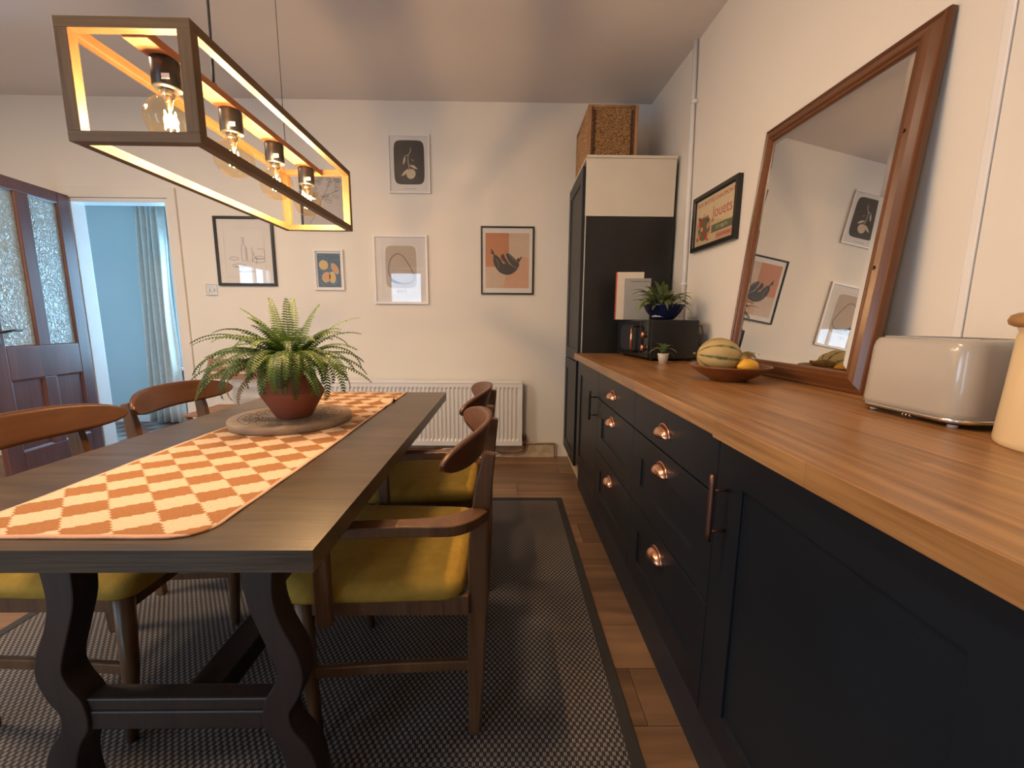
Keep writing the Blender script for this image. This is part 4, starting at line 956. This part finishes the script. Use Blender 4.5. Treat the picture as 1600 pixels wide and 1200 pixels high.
# main fronds read off the photograph: azimuth (0 = towards the worktop, 180 = to the hall door, 270 = to the viewer)
main = [(182, 50, .37, 1.9, 0), (176, 35, .33, 1.6, 0), (190, 20, .33, 1.5, 0), (200, 38, .34, 2.3, 0), (215, 30, .34, 2.5, 0), (205, 55, .30, 2.0, 0),
        (150, 78, .27, .55, 0), (120, 85, .25, .35, 0), (100, 80, .26, .5, 0), (60, 78, .25, .8, 0), (165, 70, .27, .9, 0), (40, 60, .30, 1.2, 0), (15, 58, .28, 1.7, 0), (350, 48, .28, 1.8, 0),
        (2, 30, .30, 2.0, 0), (340, 40, .33, 2.6, 0), (330, 35, .36, 2.6, 0), (348, 15, .30, 1.4, 0), (315, 45, .30, 2.7, 0), (300, 50, .30, 3.0, 0), (285, 48, .31, 3.2, 0),
        (270, 52, .30, 3.1, 0), (255, 45, .32, 3.1, 0), (240, 45, .34, 2.9, 0), (228, 50, .32, 2.8, 0), (292, 65, .24, 2.6, 0), (262, 68, .24, 2.5, 0), (235, 66, .26, 2.3, 0), (320, 66, .25, 2.2, 0), (200, 70, .25, 1.8, 0), (345, 70, .24, 1.8, 0),
        (75, 50, .28, 1.6, 0), (95, 35, .27, 1.8, 0), (130, 45, .30, 1.8, 0), (30, 35, .28, 1.9, 0), (275, 78, .20, 1.5, 0), (250, 80, .22, 1.4, 0), (305, 80, .20, 1.6, 0), (180, 82, .22, 1.2, 0), (222, 20, .34, 2.1, 0), (310, 20, .28, 2.1, 0), (265, 25, .24, 2.4, 0), (295, 20, .22, 2.3, 0), (160, 15, .28, 1.6, 0)]
for k in range(34):
    main.append((random.uniform(150, 390), random.uniform(15, 80), random.uniform(.17, .30), random.uniform(1.4, 3.2), 0))
for k in range(16):
    main.append((random.uniform(205, 335), random.uniform(35, 62), random.uniform(.22, .30), random.uniform(3.2, 3.9), 0))
for az, el, L, bd, cu_ in main:
    frond(R_(az+random.uniform(-4, 4)), R_(el), L*.94*random.uniform(.94, 1.06), bd*.85, random.uniform(-.35, .35), twist=random.uniform(-.3, .3))
frond(R_(225), R_(30), .26, 2.9, 0, True); frond(R_(240), R_(10), .22, 2.0, 0, True)
MB().lathe([(0, -.025), (.050, -.025), (.048, -.006), (0, .0)], 20).build('soil', plain('soil', (.03, .02, .012), .95), fern)

# ------------------------------------------------------------------ dining chairs (local: +x forward, origin on the rug under the seat)
def bent(pts, w_, th, name, mat, parent, bev=.004, wf=None):
    """rectangular section swept through pts lying in the x-z plane; w_ across y, th across the curve"""
    vs = []; m_ = len(pts)
    for k, (x, y, z) in enumerate(pts):
        a = Vector(pts[max(k-1, 0)]); b = Vector(pts[min(k+1, m_-1)]); d_ = (b-a).normalized(); n1 = Vector((-d_.z, 0, d_.x)); 
        if n1.length < 1e-6: n1 = Vector((1, 0, 0))
        n1.normalize(); n2 = d_.cross(n1).normalized(); tt = th[k] if isinstance(th, (list, tuple)) else th; ww = w_[k] if isinstance(w_, (list, tuple)) else w_
        p = Vector((x, y, z))
        vs += [p+n1*tt/2+n2*ww/2, p+n1*tt/2-n2*ww/2, p-n1*tt/2-n2*ww/2, p-n1*tt/2+n2*ww/2]
    fs = [(k*4+i, k*4+(i+1) % 4, (k+1)*4+(i+1) % 4, (k+1)*4+i) for k in range(m_-1) for i in range(4)]+[(3, 2, 1, 0), tuple((m_-1)*4+i for i in range(4))]
    return MB().add(vs, fs).build(name, mat, parent, bev=bev)
def make_chair(label, arms, group):
    t_ = thing('dining_chair', label, 'chair', (0, 0, .0063), 0, group)
    RX_, RY = -.225, .180
    for sy in (-1, 1):
        bent([(RX_+.006, sy*RY, 0), (RX_, sy*RY, .18), (RX_-.005, sy*RY, .38), (RX_-.008, sy*RY, .56), (RX_-.022, sy*RY, .70), (RX_-.036, sy*RY, .785)], [.024, .028, .030, .030, .026, .022], [.030, .042, .050, .048, .042, .030], 'rear_leg', 'chair_wood', t_)
        MB().tube([(.185, sy*.212, 0), (.200, sy*.205, .20), (.205, sy*.200, .418)], [.0125, .0185, .023], 14).build('front_leg', 'chair_wood', t_)
        MB().box(RX_+.015, sy*.196-.011, .365, .19, sy*.196+.011, .420).build('side_rail', 'chair_wood', t_, bev=.003)
        bent([(RX_-.002, sy*RY, .205), (.0, sy*.190, .206), (.197, sy*.205, .205)], .016, .030, 'side_stretcher', 'chair_wood', t_)
        if arms:
            ap = curve([(RX_-.018, sy*.192, .632), (RX_+.03, sy*.245, .632), (RX_+.09, sy*.262, .632), (.02, sy*.265, .628), (.13, sy*.262, .620), (.165, sy*.255, .616)], 5)
            vs = []; wds = []
            for k, p in enumerate(ap):
                a = Vector(ap[max(k-1, 0)]); b = Vector(ap[min(k+1, len(ap)-1)]); d_ = (b-a); d_.z = 0; d_.normalize(); n1 = Vector((-d_.y, d_.x, 0)); p = Vector(p); ww = .020+.010*math.sin(PI*min(1, k/12))
                vs += [p+n1*ww+Vector((0, 0, .014)), p-n1*ww+Vector((0, 0, .014)), p-n1*ww-Vector((0, 0, .012)), p+n1*ww-Vector((0, 0, .012))]
            m_ = len(ap); fs = [(k*4+i, k*4+(i+1) % 4, (k+1)*4+(i+1) % 4, (k+1)*4+i) for k in range(m_-1) for i in range(4)]+[(3, 2, 1, 0), tuple((m_-1)*4+i for i in range(4))]
            MB().add(vs, fs).build('armrest', 'chair_wood', t_, bev=.006, seg=3)
            MB().box(.112, sy*.250-.013, .375, .150, sy*.250+.013, .608).build('arm_post', 'chair_wood', t_, bev=.007, seg=3)
    MB().box(.180, -.195, .365, .215, .195, .420).build('front_rail', 'chair_wood', t_, bev=.003)
    MB().box(RX_-.006, -RY+.01, .365, RX_+.018, RY-.01, .415).build('rear_rail', 'chair_wood', t_, bev=.003)
    # cushion: rounded trapezoid
    def out(hx0, hx1, wb, wf, r):
        P = [(hx1, wf), (hx0, wb), (hx0, -wb), (hx1, -wf)]; res = []
        for k in range(4):
            a, b, c_ = Vector(P[k-1]), Vector(P[k]), Vector(P[(k+1) % 4]); d1 = (a-b).normalized(); d2 = (c_-b).normalized()
            p1, p2 = b+d1*r, b+d2*r
            for q_ in range(7): t1 = q_/6; res.append(tuple(p1*(1-t1)**2+b*2*t1*(1-t1)+p2*t1**2))
        return res
    stack(MB(), [(out(-.190, .245, .215, .232, .05), .414), (out(-.198, .253, .222, .240, .055), .424), (out(-.199, .254, .223, .241, .055), .440), (out(-.192, .247, .216, .234, .05), .456), (out(-.172, .228, .196, .214, .05), .466), (out(-.11, .16, .13, .15, .05), .471)]).build('seat', 'mustard', t_)
    # curved plywood backrest
    nu, nv = 36, 8; vs = []
    def bp(u, v, th):
        y = .268*u; h = .046*(1-abs(u)**3.6)**.5; x = RX_-.030+.012+.085*u*u-v*.012*(h/.046); z = .786+v*h-.006*u*u
        nrm = Vector((1, -.085*2*u/.268*.9, 0)).normalized()
        return Vector((x, y, z))+nrm*th
    for th in (.0075, -.0075):
        for j in range(nv+1):
            for i in range(nu+1):
                uu = -1+2*i/nu; uu = math.sin(uu*PI/2)
                vs.append(bp(uu, -1+2*j/nv, th))
    fs = []; q_ = (nu+1)*(nv+1)
    for j in range(nv):
        for i in range(nu):
            a = j*(nu+1)+i; fs += [(a, a+1, a+nu+2, a+nu+1), (q_+a, q_+a+nu+1, q_+a+nu+2, q_+a+1)]
    for i in range(nu):
        fs += [(i, q_+i, q_+i+1, i+1)]; a = nv*(nu+1)+i; fs += [(a, a+1, q_+a+1, q_+a)]
    MB().add(vs, fs, True).build('backrest', 'back_wood', t_)
    for sy in (-1, 1): MB().tube([(RX_-.028, sy*RY, .775), (RX_-.050, sy*RY, .775)], .0055, 8).build('screw_cap', 'chair_wood', t_)
    return t_
armc = make_chair('dining chair with curved arms and mustard seat at the near right of the table', True, 'dining chairs round the table')
armc.location = (-.300, 1.150, .0063); armc.rotation_euler = (0, 0, PI)
plainc = make_chair('mustard seated dining chair with no arms, far right side of the table', False, 'dining chairs round the table')
plainc.location = (-.318, 1.715, .0063); plainc.rotation_euler = (0, 0, PI)
dup(plainc, (-1.168, 1.165, .0063), 0, 'mustard seated dining chair at the near left of the table, before the open door')
dup(plainc, (-1.168, 1.725, .0063), 0, 'dining chair with curved back at the far left of the table, before the hall doorway')

# slatted folding chair by the back wall
t_ = thing('slatted_chair', 'slatted wooden folding chair standing against the back wall behind the fern', 'chair', (-1.995, 3.03, .0))
for sx in (-1, 1):
    bent([(sx*.225, -.20, 0), (sx*.225, -.02, .42), (sx*.225, .115, .80)], .020, .034, 'back_post', 'slat_wood', t_) if False else MB().prism([(-.27, 0), (-.235, 0), (.125, .825), (.118, .832), (.100, .832), (.090, .825)], sx*.225-.010, sx*.225+.010, 'x').build('back_post', 'slat_wood', t_, bev=.004)
    MB().prism([(.16, 0), (.195, 0), (-.195, .44), (-.23, .44)], sx*.200-.010, sx*.200+.010, 'x').build('rear_leg', 'slat_wood', t_, bev=.003)
for z in (.795, .742, .689):
    y = .105-(0.83-z)*.44; MB().box(-.215, y-.012, z-.021, .215, y, z+.019).build('back_slat', 'slat_wood', t_, bev=.003)
for k in range(6): MB().box(-.212, -.25+k*.064, .444, .212, -.25+k*.064+.052, .460).build('seat_slat', 'slat_wood', t_, bev=.003)

# ------------------------------------------------------------------ pendant lamp
PX0, PX1, PY0, PY1, PZ0, PZ1 = -.856, -.600, .880, 1.692, 1.448, 1.668
loc = ((PX0+PX1)/2, (PY0+PY1)/2, PZ0)
lamp = thing('pendant_lamp', 'long open wooden box pendant with four glowing filament bulbs over the table', 'lamp', loc)
hx, hy, hz = (PX1-PX0)/2, (PY1-PY0)/2, PZ1-PZ0; bw, bh = .026, .020
M['lamp_wood_x'] = wood('lamp_wood_cross', (0.100, 0.050, 0.018), (0.200, 0.110, 0.040), 'x', 0.5, 160, 5.0); M['lamp_wood_z'] = wood('lamp_wood_post', (0.100, 0.050, 0.018), (0.200, 0.110, 0.040), 'z', 0.5, 160, 5.0)
for z0 in (0, hz-bh):
    for sx in (-1, 1): MB().box(min(sx*hx, sx*(hx-bh)), -hy+bh, z0, max(sx*hx, sx*(hx-bh)), hy-bh, z0+bh).build('long_bar', 'lamp_wood', lamp, bev=.001)
    for sy in (-1, 1): MB().box(-hx, min(sy*hy, sy*(hy-bh)), z0, hx, max(sy*hy, sy*(hy-bh)), z0+bh).build('end_bar', 'lamp_wood_x', lamp, bev=.001)
for sx in (-1, 1):
    for sy in (-1, 1): MB().box(min(sx*hx, sx*(hx-bw)), min(sy*hy, sy*(hy-bh)), bh, max(sx*hx, sx*(hx-bw)), max(sy*hy, sy*(hy-bh)), hz-bh).build('corner_bar', 'lamp_wood_z', lamp, bev=.001)
RXc = -.722-loc[0]
MB().box(RXc-.024, -hy+bh, hz-.024, RXc+.024, hy-bh, hz-.006).build('bulb_rail', 'lamp_rail', lamp, bev=.001)
for k, yb in enumerate((.972, 1.181, 1.385, 1.592)):
    yb -= loc[1]; zt = hz-.024
    so = MB().lathe([(.0, 0), (.0255, 0), (.0265, -.004), (.0265, -.054), (.0240, -.057), (0, -.057)], 24, (RXc, yb, zt)).build('socket', 'black', lamp)
    MB().box(RXc+.010, yb-.0275, zt-.048, RXc+.026, yb-.0262, zt-.038).build('sticker', 'paper', so)
    zb = zt-.118; R0 = .0475
    pr_ = [(.013, .060), (.015, .055), (.017, .049), (.0195, .045)]+[(R0*math.sin(a), R0*math.cos(a)) for a in [.45+i*(PI-.45)/22 for i in range(23)]]
    bu = MB().lathe([(r, z) for r, z in pr_], 32, (RXc, yb, zb)).build('bulb', 'bulb_glass', lamp); bu.visible_shadow = True
    MB().lathe([(.0, .068), (.0125, .068), (.0125, .045), (.008, .042), (.004, .022), (0, .020)], 16, (RXc, yb, zb)).build('bulb_cap', 'chrome', bu)
    for q_ in range(6):
        a = q_*PI/3; MB().tube([(RXc+.010*math.cos(a), yb+.010*math.sin(a), zb+.018), (RXc+.012*math.cos(a+.3), yb+.012*math.sin(a+.3), zb-.018)], .0012, 6).build('filament', 'filament', bu)
    l = bpy.data.lights.new('bulb_light', 'POINT'); l.energy = BULB_W; l.color = BULB_COL; l.shadow_soft_size = .014
    lo = bpy.data.objects.new('bulb_light', l); C.objects.link(lo); lo.location = (RXc, yb, zb); lo.parent = lamp
MB().tube([(-.72-loc[0], 1.119-loc[1], hz-.006), (-.7195-loc[0], 1.122-loc[1], hz+.03), (-.716-loc[0], 1.124-loc[1], hz+.3), (-.722-loc[0], 1.13-loc[1], HC-PZ0-.02)], .0032, 8).build('power_cord', 'black', lamp)
MB().lathe([(.009, 0), (.009, .012), (.004, .016)], 10, (-.72-loc[0], 1.119-loc[1], hz-.006)).build('cord_grip', 'black', lamp)
MB().tube([(-.72-loc[0], 1.452-loc[1], hz-.006), (-.72-loc[0], 1.452-loc[1], HC-PZ0-.02)], .0010, 6).build('suspension_wire', 'black', lamp)
MB().box(-.76-loc[0], 1.09-loc[1], HC-PZ0-.022, -.68-loc[0], 1.49-loc[1], HC-PZ0).build('ceiling_plate', 'black', lamp, bev=.003)
